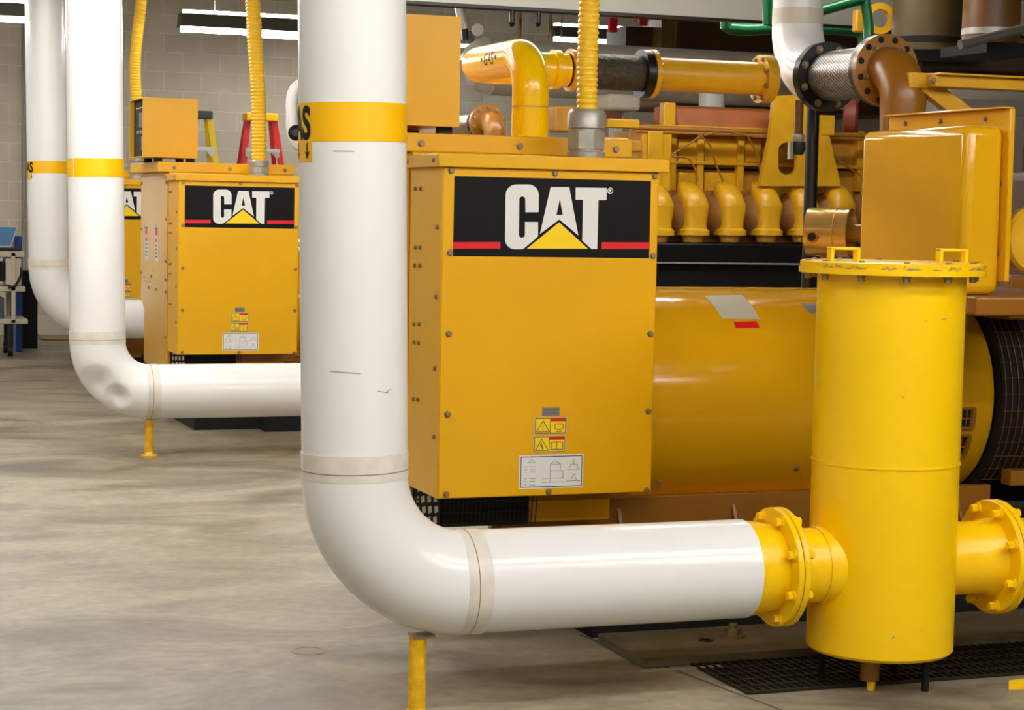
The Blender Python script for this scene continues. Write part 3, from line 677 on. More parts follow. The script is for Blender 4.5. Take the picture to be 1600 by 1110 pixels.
# ------------------------------------------------------------------ corrugated hoses
def hose(label, ctrl, Y, r, pitch, fit, gname='yellow corrugated hoses'):
    pts = [at(px, py, Y) for px, py in ctrl]; base = pts[-1]
    t = thing('corrugated_hose', label, 'hose', (base.x, Y, fit[0]), gname)
    d_ = pts[0]-pts[1]; pts = [pts[0]+d_.normalized()*max(0, (ZC-pts[0].z))]+pts
    pts[0].z = ZC
    sp = smooth(pts, 24); out = []; rad = []
    L = 0; segs = []
    for i in range(len(sp)-1): segs.append((L, sp[i], sp[i+1])); L += (sp[i+1]-sp[i]).length
    st = pitch/6; n_ = int(L/st); k = 0
    for i in range(n_+1):
        s_ = i*st
        while k < len(segs)-1 and segs[k+1][0] <= s_: k += 1
        a_, p_, q_ = segs[k]; ll = (q_-p_).length; out.append(p_+(q_-p_)*((s_-a_)/max(ll, 1e-6))); rad.append(r*(1-.085*(.5+.5*math.cos(2*PI*i/6))**1.3*1.4))
    MB().sweep(out, rad, 28).build('hose', HOSE, t)
    z0, z1, fr = fit; x = base.x
    H = z1-z0; f = MB()
    f.lathe((x, Y, z0), (0, 0, 1), [(0, fr*.98), (H*.13, fr*.98), (H*.15, fr*.9), (H*.2, fr*.9)], 40)
    f.lathe((x, Y, z0+H*.19), (0, 0, 1), [(0, fr*1.02), (H*.35, fr*1.02)], 8)
    f.lathe((x, Y, z0+H*.54), (0, 0, 1), [(0, fr*.86), (H*.06, fr*.86), (H*.07, fr), (H*.36, fr), (H*.44, fr*.86), (H*.44, fr*.5)], 40)
    f.build('conduit_fitting', STEEL, t, label='grey metal conduit fitting')
    return t
zl = 1.677
hA = hose('near thick yellow corrugated hose rising from grey fitting on the big CAT cabinet', [(921, 0), (918, 90), (917, 178)], YA+.17, .038, .0196, (zl, at(915, 170, YA+.17).z, .068))
YHB = 12.7+.17
hose('yellow corrugated hose on the middle cabinet, in front of the red ladder', [(395, 0), (398, 60), (404, 160), (405, 252)], YHB, .051, .023, (zl, at(403, 250, YHB).z, .064))
hose('farthest yellow corrugated hose disappearing behind the small open control box', [(221, 0), (214, 60), (211, 110), (214, 170)], 17.2+.17, 0.050, .024, (zl, 1.95, .07))

# ------------------------------------------------------------------ yellow GAS pipe run
YN, YFr = 7.03, 7.72
gx_ = at(829, 150, YN).x; rg = 29*(at(829, 150, YN)-CP).dot(fw)/F; ztop = at(1000, 117, YFr).z; Re = .12
zt = at(830, 100, YN).z
t = thing('gas_supply_pipe', 'glossy yellow pipe marked GAS bending down behind the big CAT cabinet', 'pipe', (gx_, YN, 1.757))
ztop = at(760, 104, YFr).z
pts = [Vector((gx_, YN, 1.757)), Vector((gx_, YN, ztop-.14))]+arc((gx_, YN+.14, ztop-.14), (0, -1, 0), (0, 0, 1), .14, 16)[1:]
pts += [Vector((gx_, YFr-.10, ztop))]+arc((gx_+.10, YFr-.10, ztop), (-1, 0, 0), (0, 1, 0), .10, 12)[1:]+[Vector((at(885, 115, YFr).x, YFr, ztop))]
MB().sweep(pts, rg, 56).build('pipe', YELG, t)
MB().ring((gx_, YN, at(829, 168, YN).z), (0, 0, 1), rg, rg+.002, .003, 48).build('joint_line', CRACK, t)
l = MB(); l.use(MATTE); cv, ff = text_mesh('• GAS •', .06, .07, .0)
vv = []
for (s_, t_) in cv:
    aa = R(182)-(t_-.02)/rg; vv.append(Vector((gx_+math.cos(aa)*(rg+.0015), YN+.29-s_*1.0, ztop+math.sin(aa)*(rg+.0015))))
l.add(vv, ff); l.build('lettering', None, t, label='black GAS lettering')
# the run continues in clamp, flex and yellow pipe
def xrun(px): return at(px, 115, YFr).x
zr = at(1000, 114, YFr).z
zr = ztop
MB().ring((xrun(862), YFr, zr), (1, 0, 0), rg, rg+.012, .03, 40).build('clamp_band', YEL, t)
MB().ring((xrun(888), YFr, zr), (1, 0, 0), rg-.01, rg+.018, .02, 40).cyl((xrun(888), YFr, zr), (xrun(905), YFr, zr), rg, 40).build('coupling', ENG, t)
fh = thing('braided_hose', 'dark braided flexible hose in the yellow pipe run right of the corrugated hose', 'flexible hose', (xrun(970), YFr, zr-.08))
rh = rg*1.05
prof = [(0, rh*.9)]+[((xrun(1004)-xrun(905))*i/20, rh*(1+.02*(i % 2))) for i in range(1, 20)]+[(xrun(1004)-xrun(905), rh*.9)]
MB().lathe((xrun(905), YFr, zr), (1, 0, 0), prof, 40).build('braid', BRAIDD, fh)
MB().lathe((xrun(1000), YFr, zr), (1, 0, 0), [(0, rg*1.45), (.035, rg*1.45), (.035, rg)], 40).build('hose_flange', BLACK, fh)
mp = thing('manifold_pipe', 'amber pipe with flanged ends running behind the upper white elbow', 'pipe', (xrun(1110), YFr, zr-.08))
MB().cyl((xrun(1014), YFr, zr), (xrun(1197), YFr, zr), rg*1.02, 40).build('pipe', ENG, mp)
fl = MB().lathe((xrun(1013), YFr, zr), (1, 0, 0), [(0, rg*1.48), (.02, rg*1.48)], 40).build('flange', ENG, mp); bolt_circle(fl, (xrun(1013)+.02, YFr, zr), (1, 0, 0), rg*1.25, 8, .009, .012)
fl = MB().lathe((xrun(1186), YFr, zr), (1, 0, 0), [(0, rg*1.48), (.05, rg*1.48)], 40).build('flange', ENG, mp); bolt_circle(fl, (xrun(1186), YFr, zr), (-1, 0, 0), rg*1.25, 8, .009, .012)

# ------------------------------------------------------------------ upper white elbow, braided hose and shaded amber elbow
Xq = at(1299, 118, 7.55).x; YV = 7.87
zq = at(1291, 119, 7.55).z
rw = 39*(at(1237, 30, YV)-CP).dot(fw)/F
t = thing('drop_pipe', 'white pipe dropping from the top and bending into the black flange', 'pipe', (Xq, YV, zq-rw))
Rv = YV-7.62
MB().cyl((Xq, YV, zq+Rv), (Xq-.03, YV, ZC), rw, 48).build('riser', WHITE, t)
MB().sweep(arc((Xq, YV-Rv, zq+Rv), (0, 1, 0), (0, 0, -1), Rv, 20), [rw*(1.004+.12*i/20) for i in range(21)], 48).build('elbow', WHITE, t)
sm = MB(); sm.use(WHITED).ring((Xq, YV, zq+Rv-.01), (0, 0, 1), rw, rw*1.012, .07, 48); sm.build('jacket_seam', None, t, label='grimy joint wrap')
bh = thing('braided_hose', 'shiny braided steel hose between black flange and shaded amber flange, upper right', 'flexible hose', (Xq, 7.3, zq-.16))
rfl = .148
fl = MB().lathe((Xq, 7.62, zq), (0, -1, 0), [(0, rfl), (.045, rfl)], 56).build('hose_flange', BLACK, bh, label='black flange'); bolt_circle(fl, (Xq, 7.575, zq), (0, -1, 0), rfl*.83, 8, .012, .014, BOLTM)
rb_ = .104
MB().lathe((Xq, 7.58, zq), (0, -1, 0), [(0, rb_*.95)]+[(.02+.40*i/24, rb_*(1+.018*(i % 2))) for i in range(25)]+[(.45, rb_*.95)], 48).build('braid', BRAID, bh)
MB().lathe((Xq, 7.15, zq), (0, -1, 0), [(0, rfl*.98), (.03, rfl*.98)], 56).build('hose_flange', mat('dark_flange', (70, 60, 50), .35, metal=.5), bh)
oe = thing('exhaust_elbow', 'shaded amber flanged elbow bending down above the tall amber panel, upper right', 'pipe elbow', (Xq, 7.0, 1.95))
fl = MB().lathe((Xq, 7.12, zq), (0, -1, 0), [(0, rfl*.98), (.03, rfl*.98)], 56).build('flange', SHADED_AMBER, oe)
bolt_circle(fl, (Xq, 7.09, zq), (0, -1, 0), rfl*.84, 12, .01, .004, MATTE); bolt_circle(fl, (Xq, 7.09, zq), (0, -1, 0), rfl*.70, 5, .008, .02, BOLTM, .3)
pe = arc((Xq, 7.09-.0, zq-.13), (0, 0, 1), (0, -1, 0), .13, 16)
MB().sweep([Vector((Xq, 7.095, zq))]+pe[1:]+[Vector((Xq, 6.96, 1.8))], [rfl*.64]+[rfl*.62]*16+[rfl*.58], 48).build('elbow_tube', SHADED_AMBER, oe)

# ------------------------------------------------------------------ control panel and engine end of the near set
en = thing('engine', 'near engine end with tall amber panel, guard and brackets, cut by right edge', 'engine', (4.7, 7.2, 0), 'engines')
Xc = 3.9
cp = thing('control_cabinet', 'tall amber tray shaped cabinet above the filter vessel lid, facing left', 'control cabinet', (4.0, 6.5, 1.2))
yN = atX(1508, 300, Xc).y; yF_ = atX(1342, 300, Xc).y; zT = atX(1345, 205, Xc).z; zBt = atX(1345, 428, Xc).z
pan = MB().box(Xc, Xc+.16, yN, yF_, zBt-.05, zT).build('panel_cover', AMBERG, cp, bevel=.035)
Xf = Xc+.16; yN2 = atX(1573, 300, Xf).y; zT2 = atX(1573, 170, Xf).z; zB2 = atX(1562, 440, Xf).z
MB().box(Xf, Xf+.012, yN2, yF_+.06, zB2, zT2).box(Xf, Xf+.02, yN2-.006, yN2, zB2, zT2).box(Xf-.03, Xf+.02, yN2, yF_+.06, zT2, zT2+.006).build('panel_flange', AMBERG, cp, bevel=.004)
fo = bpy.data.objects[ 'panel_flange']
for (yy, zz) in ((yN2+.04, zB2+.1), (yN2+.04, zB2+.35), (yN2+.15, zT2-.03), (yN2+.45, zT2-.03), (yN2+.7, zT2-.03)): bolt(fo, (Xf, yy, zz), (-1, 0, 0), .008, .01)
MB().box(Xc+.02, 4.55, yN2-.05, 7.0, zB2-.12, zB2-.05).build('panel_shelf', SHADED_AMBER, cp, bevel=.01)
MB().box(4.3, 4.37, 7.1, 7.16, 1.16, zB2-.1).box(4.3, 4.37, 6.9, 7.16, zB2-.12, zB2-.06).build('shelf_post', SHADED_AMBER, cp)
# brackets
a = at(1450, 118, 6.85)
zb = a.z
MB().box(at(1452, 118, 6.85).x, 5.6, 6.80, 6.90, zb-.045, zb).box(at(1452, 118, 6.85).x, 5.6, 6.77, 6.9, zb, zb+.008).build('support_bar', ENG, en, bevel=.003)
fo = bpy.data.objects['support_bar']; bolt(fo, (at(1458, 120, 6.8).x, 6.80, zb-.022), (0, -1, 0), .010, .01)
b0 = at(1420, 125, 6.88); b1 = at(1500, 176, 6.88)
MB().prism([(0, 0), (.075, .03), (b1.x-b0.x+.09, b1.z-b0.z), (b1.x-b0.x, b1.z-b0.z-.03)], (b0.x, 6.88, b0.z), (1, 0, 0), (0, 0, 1), (0, .05, 0)).box(b0.x, b0.x+.12, 6.87, 6.93, b0.z-.03, b0.z+.03).build('brace', ENG, en, bevel=.003)
# guard around the coupling
cy, cz = 7.25, .765
gd = MB(); gd.use(MATTE).lathe((4.57, cy, cz), (1, 0, 0), [(0, .40), (0, .47), (1.0, .50)], 72, False)
gd.use(mat('guard_wire', (110, 66, 16), .5))
for q in range(26):
    X = 4.58+q*.03; rr_ = .475+.03*(X-4.57); gd.sweep(arc((X, cy, cz), (0, -1, 0), (0, 0, 1), rr_, 20, R(-45), R(100)), .0025, 5)
for q in range(14):
    aa = R(-45+q*8); gd.cyl((4.57, cy-math.cos(aa)*.475, cz+math.sin(aa)*.475), (5.4, cy-math.cos(aa)*.50, cz+math.sin(aa)*.50), .002, 4)
gd.build('coupling_guard', None, en, label='black mesh guard')
MB().box(4.62, 5.6, 6.78, 6.85, .42, .48).build('guard_rail', SHADED_AMBER, en, bevel=.003)
# round cover at the frame edge and lower lug
rc = at(1618, 375, 6.1)
MB().lathe((rc.x, 6.14, rc.z), (0, -1, 0), [(0, .12), (.04, .125), (.055, .115), (.055, .06), (.03, .05), (.03, .02)], 48).build('round_cover', ENG, en)
MB().box(at(1578, 440, 6.7).x, at(1640, 440, 6.7).x, 6.7, 7.1, at(1590, 500, 6.7).z, at(1590, 432, 6.7).z).build('mounting_lug', SHADED_AMBER, en, bevel=.01)
MB().box(4.95, 6.6, 6.9, 7.7, .5, 1.7).build('engine_block', mat('dark_engine', (90, 56, 20), .5, var=.3, vscale=5), en, bevel=.04)
MB().box(4.6, 6.9, 6.35, 7.75, .0, .22).build('skid', MATTE, en)  # matte black and set forward as painted shadow below the engine
# starter drum
d0 = at(1288, 363, 7.75); axd = Vector((.72, -.69, 0)).normalized()
dth = thing('filter_drum', 'shiny gold drum with a dark port left of the tall amber panel', 'drum', d0-Vector((0, 0, .1)))
dr = MB().lathe(d0-axd*.07, axd, [(0, .09), (.004, .108), (.13, .108), (.132, .104), (.136, .104), (.138, .108), (.19, .108), (.193, .102), (.18, .098), (.08, .095)], 56).build('drum_shell', mat('gold_lacquered_metal', (206, 166, 92), .18, metal=.6), dth)
MB().cyl(d0, d0+axd*.34, .025, 20).cyl(d0+axd*.1, d0+axd*.22, .04, 20).build('drum_shaft', SHADED_AMBER, dth)
pp = d0-axd*.02; vdir = (CP-pp); vdir.z = 0; vdir.normalize(); pw = (vdir-axd*vdir.dot(axd)).normalized(); 
MB().box(d0.x-.01, d0.x+.04, d0.y-.02, d0.y+.02, .95, d0.z-.07).build('drum_stand', SHADED_AMBER, dth)
pb = MB(); pb.use(SHADED_AMBER).cyl(pp+pw*.09+Vector((0, 0, -.02)), pp+pw*.13+Vector((0, 0, -.02)), .024, 20); pb.use(MATTE).cyl(pp+pw*.125+Vector((0, 0, -.02)), pp+pw*.131+Vector((0, 0, -.02)), .018, 20); pb.build('drum_port', None, dth)
# black post and drain valve under the upper white elbow
bp = at(1264, 300, 7.9); tp = at(1270, 168, 7.6)
po = MB().cyl((at(1262, 450, 7.9).x, 7.9, 0), (at(1262, 450, 7.9).x, 7.9, zq-rw*.5), .029, 24).build('black_post', BLACK); tag(po, 'slim black upright post below the upper white elbow', 'post')
dvp = at(1249, 170, 7.6)
t = thing('drain_valve', 'rusty drain valve hanging under the upper white elbow beside the black post', 'valve', (dvp.x, 7.6, at(1249, 240, 7.6).z))
z_ = [at(1249, y, 7.6).z for y in (168, 178, 212, 222, 242)]
MB().cyl((dvp.x, 7.6, z_[2]), (dvp.x, 7.6, z_[0]+.03), .018, 16).build('nipple', mat('rusty_steel', (120, 88, 50), .6, metal=.3, var=.3, vscale=30), t)
MB().lathe((dvp.x, 7.6, z_[3]), (0, 0, 1), [(0, .022), (.01, .028), (.03, .028), (.035, .02)], 8).build('union_nut', STEEL, t)
MB().lathe((dvp.x, 7.6, z_[4]), (0, 0, 1), [(0, .02), (.02, .032), (z_[3]-z_[4], .030)], 20).build('valve_body', mat('dark_green_metal', (40, 52, 40), .4, metal=.3), t)
MB().box(dvp.x-.05, dvp.x-.035, 7.58, 7.6, z_[4]-.02, z_[3]).build('valve_lever', STEEL, t)

# ------------------------------------------------------------------ middle engine behind the near generator
YE = 13.0
e2 = thing('engine', 'middle engine with a row of rounded amber cylinder covers seen behind the near generator', 'engine', (at(1200, 400, YE).x, YE+.5, 0), 'engines')
def pbox(b, x0, y0, x1, y1, Y, D):
    a_ = at(x0, (y0+y1)/2, Y); c_ = at(x1, (y0+y1)/2, Y); t_ = at((x0+x1)/2, y0, Y); l_ = at((x0+x1)/2, y1, Y)
    return b.box(a_.x, c_.x, Y, Y+D, l_.z, t_.z)
S = 3100/((at(1150, 300, YE)-CP).dot(fw))     # px per metre there
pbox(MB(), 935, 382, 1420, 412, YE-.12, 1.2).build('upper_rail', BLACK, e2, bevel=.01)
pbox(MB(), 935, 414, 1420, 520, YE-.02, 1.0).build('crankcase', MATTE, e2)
pbox(MB(), 935, 411, 1420, 413.5, YE-.13, .1).build('trim_strip', GREY, e2)
pbox(MB(), 1000, 210, 1410, 382, YE+.35, .5).build('block', ENGD, e2, bevel=.01)
fr = MB()
for x in (1052, 1095, 1158, 1345, 1400): pbox(fr, x-5, 205, x+5, 300, YE+.28, .08)
for y in (207, 258): pbox(fr, 1002, y-2.5, 1410, y+2.5, YE+.27, .09)
fr.build('rib_frame', ENG, e2, bevel=.004)
pbox(MB(), 1052, 262, 1185, 266, YE+.33, .03).build('shadow_gap', MATTE, e2); pbox(MB(), 1310, 262, 1400, 268, YE+.33, .03).build('shadow_gap', MATTE, e2)  # matte black strips painting the shadow in the gaps
for (x0, x1) in ((1060, 1090), (1101, 1153), (1164, 1190)):
    pn = pbox(MB(), x0, 217, x1, 254, YE+.31, .05).build('access_plate', ENG, e2, bevel=.01)
for (x0, x1) in ((1060, 1090), (1101, 1153), (1350, 1395)): pbox(MB(), x0, 270, x1, 300, YE+.31, .05).build('access_plate', ENG, e2, bevel=.01)
# left column
pbox(MB(), 1002, 195, 1050, 300, YE+.12, .25).build('end_plate', ENG, e2, bevel=.015)
pbox(MB(), 1012, 205, 1036, 290, YE+.10, .05).build('access_plate', ENG, e2, bevel=.01)
# aftercooler
ac = MB(); a_ = at(1052, 185, YE+.35); c_ = at(1205, 185, YE+.35); zc_ = at(1128, 186, YE+.35).z
ac.prism([(.0, -.09), (.06, .07), (.16, .09), (.45, .09), (.5, -.09)], (a_.x, YE+.25, zc_), (0, 1, 0), (0, 0, 1), (c_.x-a_.x, 0, 0)); ac.build('aftercooler', RUSTY, e2, bevel=.012)
pbox(MB(), 1045, 198, 1210, 206, YE+.2, .15).build('aftercooler_flange', ENG, e2, bevel=.004)
pbox(MB(), 1037, 160, 1056, 208, YE+.15, .08).build('support_arm', ENG, e2, bevel=.01)
# fuel and wiring rails
rw_ = MB()
for (y, r_) in ((203, .018), (209, .012)):
    p = at(990, y-4, YE+.12); q_ = at(1420, y+12, YE+.12); rw_.cyl(p, (q_.x, YE+.12, p.z), r_, 10)
rw_.build('fuel_rail', mat('rail_brown', (170, 112, 40), .4), e2)
for ctrl in ([(1090, 210), (1108, 225), (1118, 255), (1130, 284)], [(1165, 208), (1180, 235), (1188, 265), (1196, 283)], [(1050, 245), (1075, 248), (1086, 265), (1090, 284)], [(1235, 205), (1255, 225), (1258, 260), (1262, 286)], [(1290, 222), (1310, 250), (1345, 275)], [(1052, 240), (1072, 228), (1098, 210)], [(1100, 212), (1130, 205), (1180, 214), (1230, 212)]):
    MB().sweep(smooth([at(x, y, YE+.05) for x, y in ctrl], 8), .007, 8).build('cable', WIRE, e2)
# big slotted bracket
def slot_bracket(x0, x1, name):
    def W(px, py): p = at(px, py, YE+.0); return (p.x, p.z)
    cx = (x0+x1)/2; bm = bmesh.new()
    outer = [(x0+22, 150), (x1-28, 148), (x1-22, 200), (x1-8, 225), (x1, 292), (x0, 290), (x0+14, 218), (x0+22, 190)]
    # hole as ring of quads : split plate into strips around the slot
    b = MB()
    def strip(poly): b.prism([W(*p) for p in poly], (0, YE-.02, 0), (1, 0, 0), (0, 0, 1), (0, .05, 0))
    hx, hy0, hy1, hw = cx-20, 222, 274, 15
    up_ = [(hx+hw*math.cos(R(a)), hy0+hw*.9-hw*.9*math.sin(R(a))) for a in range(180, -1, -20)]
    dn_ = [(hx+hw*math.cos(R(a)), hy1-hw*.9-hw*.9*math.sin(R(a))) for a in range(360, 179, -20)]
    strip([(x0+22, 150), (x1-48, 148), (x1-46, 196), (x1-30, 212), (x0+16, 212)])
    for i in range(len(up_)-1): strip([(up_[i][0], 212), (up_[i+1][0], 212), up_[i+1], up_[i]])
    strip([(x0+16, 212), (hx-hw, 212), (hx-hw, hy1-hw*.9), (x0+6, hy1-hw*.9)])
    for i in range(len(dn_)-1): strip([dn_[i], dn_[i+1], (dn_[i+1][0], 291), (dn_[i][0], 291)])
    strip([(x0+6, hy1-hw*.9), (hx-hw, hy1-hw*.9), (hx-hw, 291), (x0, 291)])
    strip([(hx+hw, 212), (x1-18, 212), (x1, 291), (hx+hw, 291)])
    b.build(name, ENG, e2)
slot_bracket(1186, 1312, 'slotted_bracket')
pbox(MB(), 1275, 180, 1305, 212, YE-.02, .1).build('bracket_arm', ENG, e2, bevel=.01)
MB().lathe(at(1318, 180, YE+.3), (1, -.5, 0), [(0, .13), (.05, .15), (.08, .15), (.1, .13)], 32).build('red_housing', REDB, e2, label='dull red round housing')
# cylinder covers
def cover(px):
    c = at(px, 330, YE-.03); x = c.x; k = 1/S
    zt_ = at(px, 283, YE-.03).z; zs = at(px, 322, YE-.03).z; zl_ = at(px, 368, YE-.03).z; w = 21.5*k; b = MB(); 
    # body: rings of rounded rectangles in plan, top curving backward
    def rr(cx, cy, hw, hd, z, n=24, p=3.2, tilt=0):
        out = []
        for i in range(n):
            a = 2*PI*i/n; ca, sa = math.cos(a), math.sin(a)
            out.append(Vector((cx+hw*abs(ca)**(2/p)*(1 if ca >= 0 else -1), cy+hd*abs(sa)**(2/p)*(1 if sa >= 0 else -1), z)))
        return out
    Yc = YE+.04; H = zt_-zs
    rings = [rr(x, Yc, w*1.06, .115, zl_), rr(x, Yc, w*1.06, .115, zl_+.035), rr(x, Yc, w*.86, .10, zl_+.05), rr(x, Yc, w*.84, .10, zl_+.09), rr(x, Yc, w*.97, .11, zs-.03), rr(x, Yc, w*1.0, .112, zs), rr(x, Yc, w*1.0, .112, zs+.002)]
    for (f_, g_, dy) in ((.25, .985, .01), (.5, .93, .025), (.7, .8, .045), (.85, .62, .07), (.95, .4, .10), (1.0, .12, .12)): rings.append(rr(x-w*.28*f_, Yc+dy, w*g_, .11*g_, zs+H*f_, p=2.6))
    n = 24; vs = [v for r_ in rings for v in r_]; fs = []
    for i in range(len(rings)-1):
        for q in range(n): q2 = (q+1) % n; fs.append((i*n+q, i*n+q2, (i+1)*n+q2, (i+1)*n+q))
    fs.append(tuple(range(n))); fs.append(tuple((len(rings)-1)*n+q for q in range(n)))
    b.add(vs, fs); o = b.build('cylinder_cover', ENG, e2)
    MB().lathe((x, Yc, zl_-.05), (0, 0, 1), [(0, w*.7), (.05, w*.8)], 24).build('cover_seat', ENGD, o)
    MB().ring((x, Yc, zs-.001), (0, 0, 1), w*.9, w*.99, .002, 24).build('parting_line', CRACK, o)
    MB().lathe((x-w*.35, Yc+.10, zs-.07), (-.8, -.5, -.1), [(0, .16), (.04, .165), (.09, .14), (.12, .08), (.125, .02)], 28).build('intake_port', mat('intake_brown', (150, 100, 44), .5, var=.3, vscale=10), o)
for px in (1035, 1090, 1148, 1205, 1262, 1320, 1378): cover(px)
# dark intake trunk behind covers
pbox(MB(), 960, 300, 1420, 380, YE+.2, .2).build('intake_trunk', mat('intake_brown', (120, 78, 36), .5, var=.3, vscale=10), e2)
# things left of the engine
pbox(MB(), 943, 215, 982, 243, 12.4, .15).build('junction_box', ENG, e2, bevel=.01)
pbox(MB(), 950, 186, 1000, 200, YE+.1, .1).build('bracket_bar', ENG, e2, bevel=.01)
pbox(MB(), 982, 218, 1005, 238, YE+.05, .1).build('stub_block', ENGD, e2, bevel=.02)
MB().cyl((e2.location.x-.9, YE+.3, .0), (e2.location.x-.9, YE+.3, .6), .06, 16).build('engine_foot', BLACK, e2)
pbox(MB(), 935, 520, 1420, 560, YE, 1.0).build('skid', BLACK, e2)
# row of pipework behind engine
def wpipe(name, label, px0, px1, py, Y, r, M, cat='pipe', horiz=True, ends=None, group=None):
    p = at(px0, py, Y); q = at(px1, py, Y)
    o = MB().cyl((p.x, Y, p.z), (q.x, Y, p.z), r, 40).build(name, M); tag(o, label, cat, group); return o
# big white duct
Yd = 15.5
dct = thing('insulated_duct', 'large white insulated duct running right behind the yellow GAS pipe', 'duct', (at(960, 105, Yd).x, Yd, at(720, 150, Yd).z))
k = (at(900, 100, Yd)-CP).dot(fw)/F
p = at(722, 103, Yd); q = at(1330, 103, Yd); rd = 43*k
MB().sweep([p+Vector((rd, 0, 0))]+[Vector((q.x, Yd, p.z))], rd, 40).build('duct', WHITED, dct)
MB().sweep(arc((p.x+rd, Yd, p.z), (-1, 0, 0), (0, 0, 1), .02, 4)+[], rd*.99, 40).lathe((p.x+rd+.02, Yd, p.z), (-1, 0, 0), [(0, rd), (rd*.5, rd*.87), (rd*.8, rd*.6), (rd*.95, rd*.3), (rd, .01)], 40).build('end_cap', WHITED, dct)
gp = at(745, 52, Yd-rd)
t = thing('pressure_gauge', 'small gauge with white capped valve on top of the white insulated duct', 'gauge', (gp.x, Yd, p.z+rd))
MB().sweep([(gp.x-.02, Yd, p.z+rd-.02), (gp.x-.03, Yd, p.z+rd+.08)], .03, 12).build('stem', BLACK, t)
MB().sweep([(gp.x-.03, Yd, p.z+rd+.07), (gp.x-.10, Yd, p.z+rd+.33)], [.045, .038], 16).build('valve_cap', ALU, t, label='white cap')
MB().lathe((gp.x+.07, Yd-.03, p.z+rd+.065), (0, -1, 0), [(0, .05), (.03, .05), (.035, .045)], 24).build('dial', DECALW, t)
tag(MB().cyl(at(1112, 170, 14.6), at(1112, 128, 14.6), .105, 32).build('vent_stub', WHITE), 'short white vertical stub above the rusty engine cooler', 'pipe stub')
# flanged shaded amber elbow behind near cabinet, with a filter
f0 = at(762, 192, 9.6)
t = thing('flanged_elbow', 'shaded amber flanged elbow peeking over the near cabinet left of the yellow GAS pipe', 'pipe elbow', (f0.x, 9.6, f0.z-.1))
fl = MB().lathe((f0.x, 9.62, f0.z), (0, -1, 0), [(0, .095), (.025, .095)], 40).build('flange', SHADED_AMBER, t); bolt_circle(fl, (f0.x, 9.595, f0.z), (0, -1, 0), .078, 10, .007, .012)
MB().sweep([Vector((f0.x, 9.6, f0.z))]+arc((f0.x, 9.57, f0.z-.08), (0, 0, 1), (0, -1, 0), .08, 10)+[Vector((f0.x, 9.49, 0))], .055, 32).build('elbow_tube', SHADED_AMBER, t)
MB().cyl((f0.x-.01, 9.7, f0.z), (f0.x-.01, 10.1, f0.z), .07, 32).build('braid', BRAID, t)
# ------------------------------------------------------------------ overhead beams, ducts, tanks
a = at(640, 4, 10.5)
bmz = at(850, 15, 10.5).z
o = thing('overhead_beam', 'wide pale grey beam face along the top of the photo', 'beam', (4, 10.9, bmz))
a = at(560, 4, 10.5)
MB().box(a.x, 7.9, 10.5, 10.62, bmz, ZC).build('beam_face', BEAM, o, bevel=.004)
MB().box(a.x, 7.9, 10.46, 10.5, bmz-.012, bmz+.004).build('edge_strip', BLACK, o)
# hanging bits
for (px, y0, y1, w_) in ((861, 0, 62, .012), (812, 20, 60, .02), (878, 25, 60, .006)):
    Y_ = 13.8; a_ = at(px, y0, Y_); c_ = at(px, y1, Y_); tag(MB().cyl((a_.x, Y_, c_.z), (a_.x, Y_, ZC), w_, 8).build('hanger_rod', OLIVE), {861: 'hanger rod above the elbow of the yellow GAS pipe', 812: 'thick olive upright pipe behind the yellow GAS pipe', 878: 'thin hanger rod nearest the near yellow hose'}[px], 'rod')
pz = at(820, 19, 13.4)
t = thing('sprinkler_pipe', 'long thin black sprinkler pipe just under the overhead beam', 'pipe', (4, 13.4, pz.z))
MB().cyl((at(600, 19, 13.4).x, 13.4, pz.z+.03), (8, 13.4, pz.z+.03), .03, 16).build('pipe', BLACK, t)
for x in (2.6, 5.5): MB().cyl((x, 13.4, pz.z+.03), (x, 13.4, ZC), .008, 8).build('hanger', STEEL, t)
for px in (800, 841):
    a_ = at(px, 22, 13.4); b = MB().cyl((a_.x, 13.4, at(px, 36, 13.4).z), (a_.x, 13.4, pz.z+.02), .018, 10)
    b.lathe((a_.x, 13.4, at(px, 42, 13.4).z), (0, 0, 1), [(0, .012), (.03, .024), (at(px, 36, 13.4).z-at(px, 42, 13.4).z, .03)], 10).build('sprinkler_head', BLACK, t)
# brown tank wall and column behind
o = pbox(MB(), 1055, 28, 1430, 175, 18.5, 1.2).build('brown_silencer', mat('dark_brown_sheet', (84, 50, 22), .6, var=.2, vscale=2), bevel=.05); tag(o, 'dark brown silencer casing beyond the amber manifold pipe', 'silencer')
o = pbox(MB(), 1033, 28, 1054, 110, 18.0, .3).build('steel_column', OLIVE); tag(o, 'olive steel column left of the dark brown silencer casing', 'column')
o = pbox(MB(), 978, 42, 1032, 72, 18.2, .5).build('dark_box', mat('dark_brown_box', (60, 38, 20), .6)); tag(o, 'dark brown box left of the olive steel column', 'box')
hb_ = thing('pipe_hanger', 'red painted hanger frame at top centre beside the far tube light', 'hanger', (at(980, 40, 18.0).x, 18.0, at(980, 50, 18).z))
for x in (960, 1007): pbox(MB(), x-7, 28, x+5, 50 if x == 960 else 40, 18.0, .06).build('red_bracket', DECALR, hb_)
pbox(MB(), 967, 35, 1003, 41, 18.0, .06).build('white_bar', ALU, hb_)
o = pbox(MB(), 950, 147, 1002, 173, 14.2, .3).box(at(975, 160, 14.2).x-.05, at(975, 160, 14.2).x+.05, 14.3, 14.4, 0, at(975, 170, 14.2).z).build('cream_cabinet', CREAM, bevel=.03); tag(o, 'cream metal casing below the dark braided hose', 'casing')
o = pbox(MB(), 946, 174, 972, 197, 13.9, .3).build('red_brown_box', mat('red_brown', (92, 40, 22), .5), bevel=.01); tag(o, 'red brown box right of the near conduit fitting', 'box')
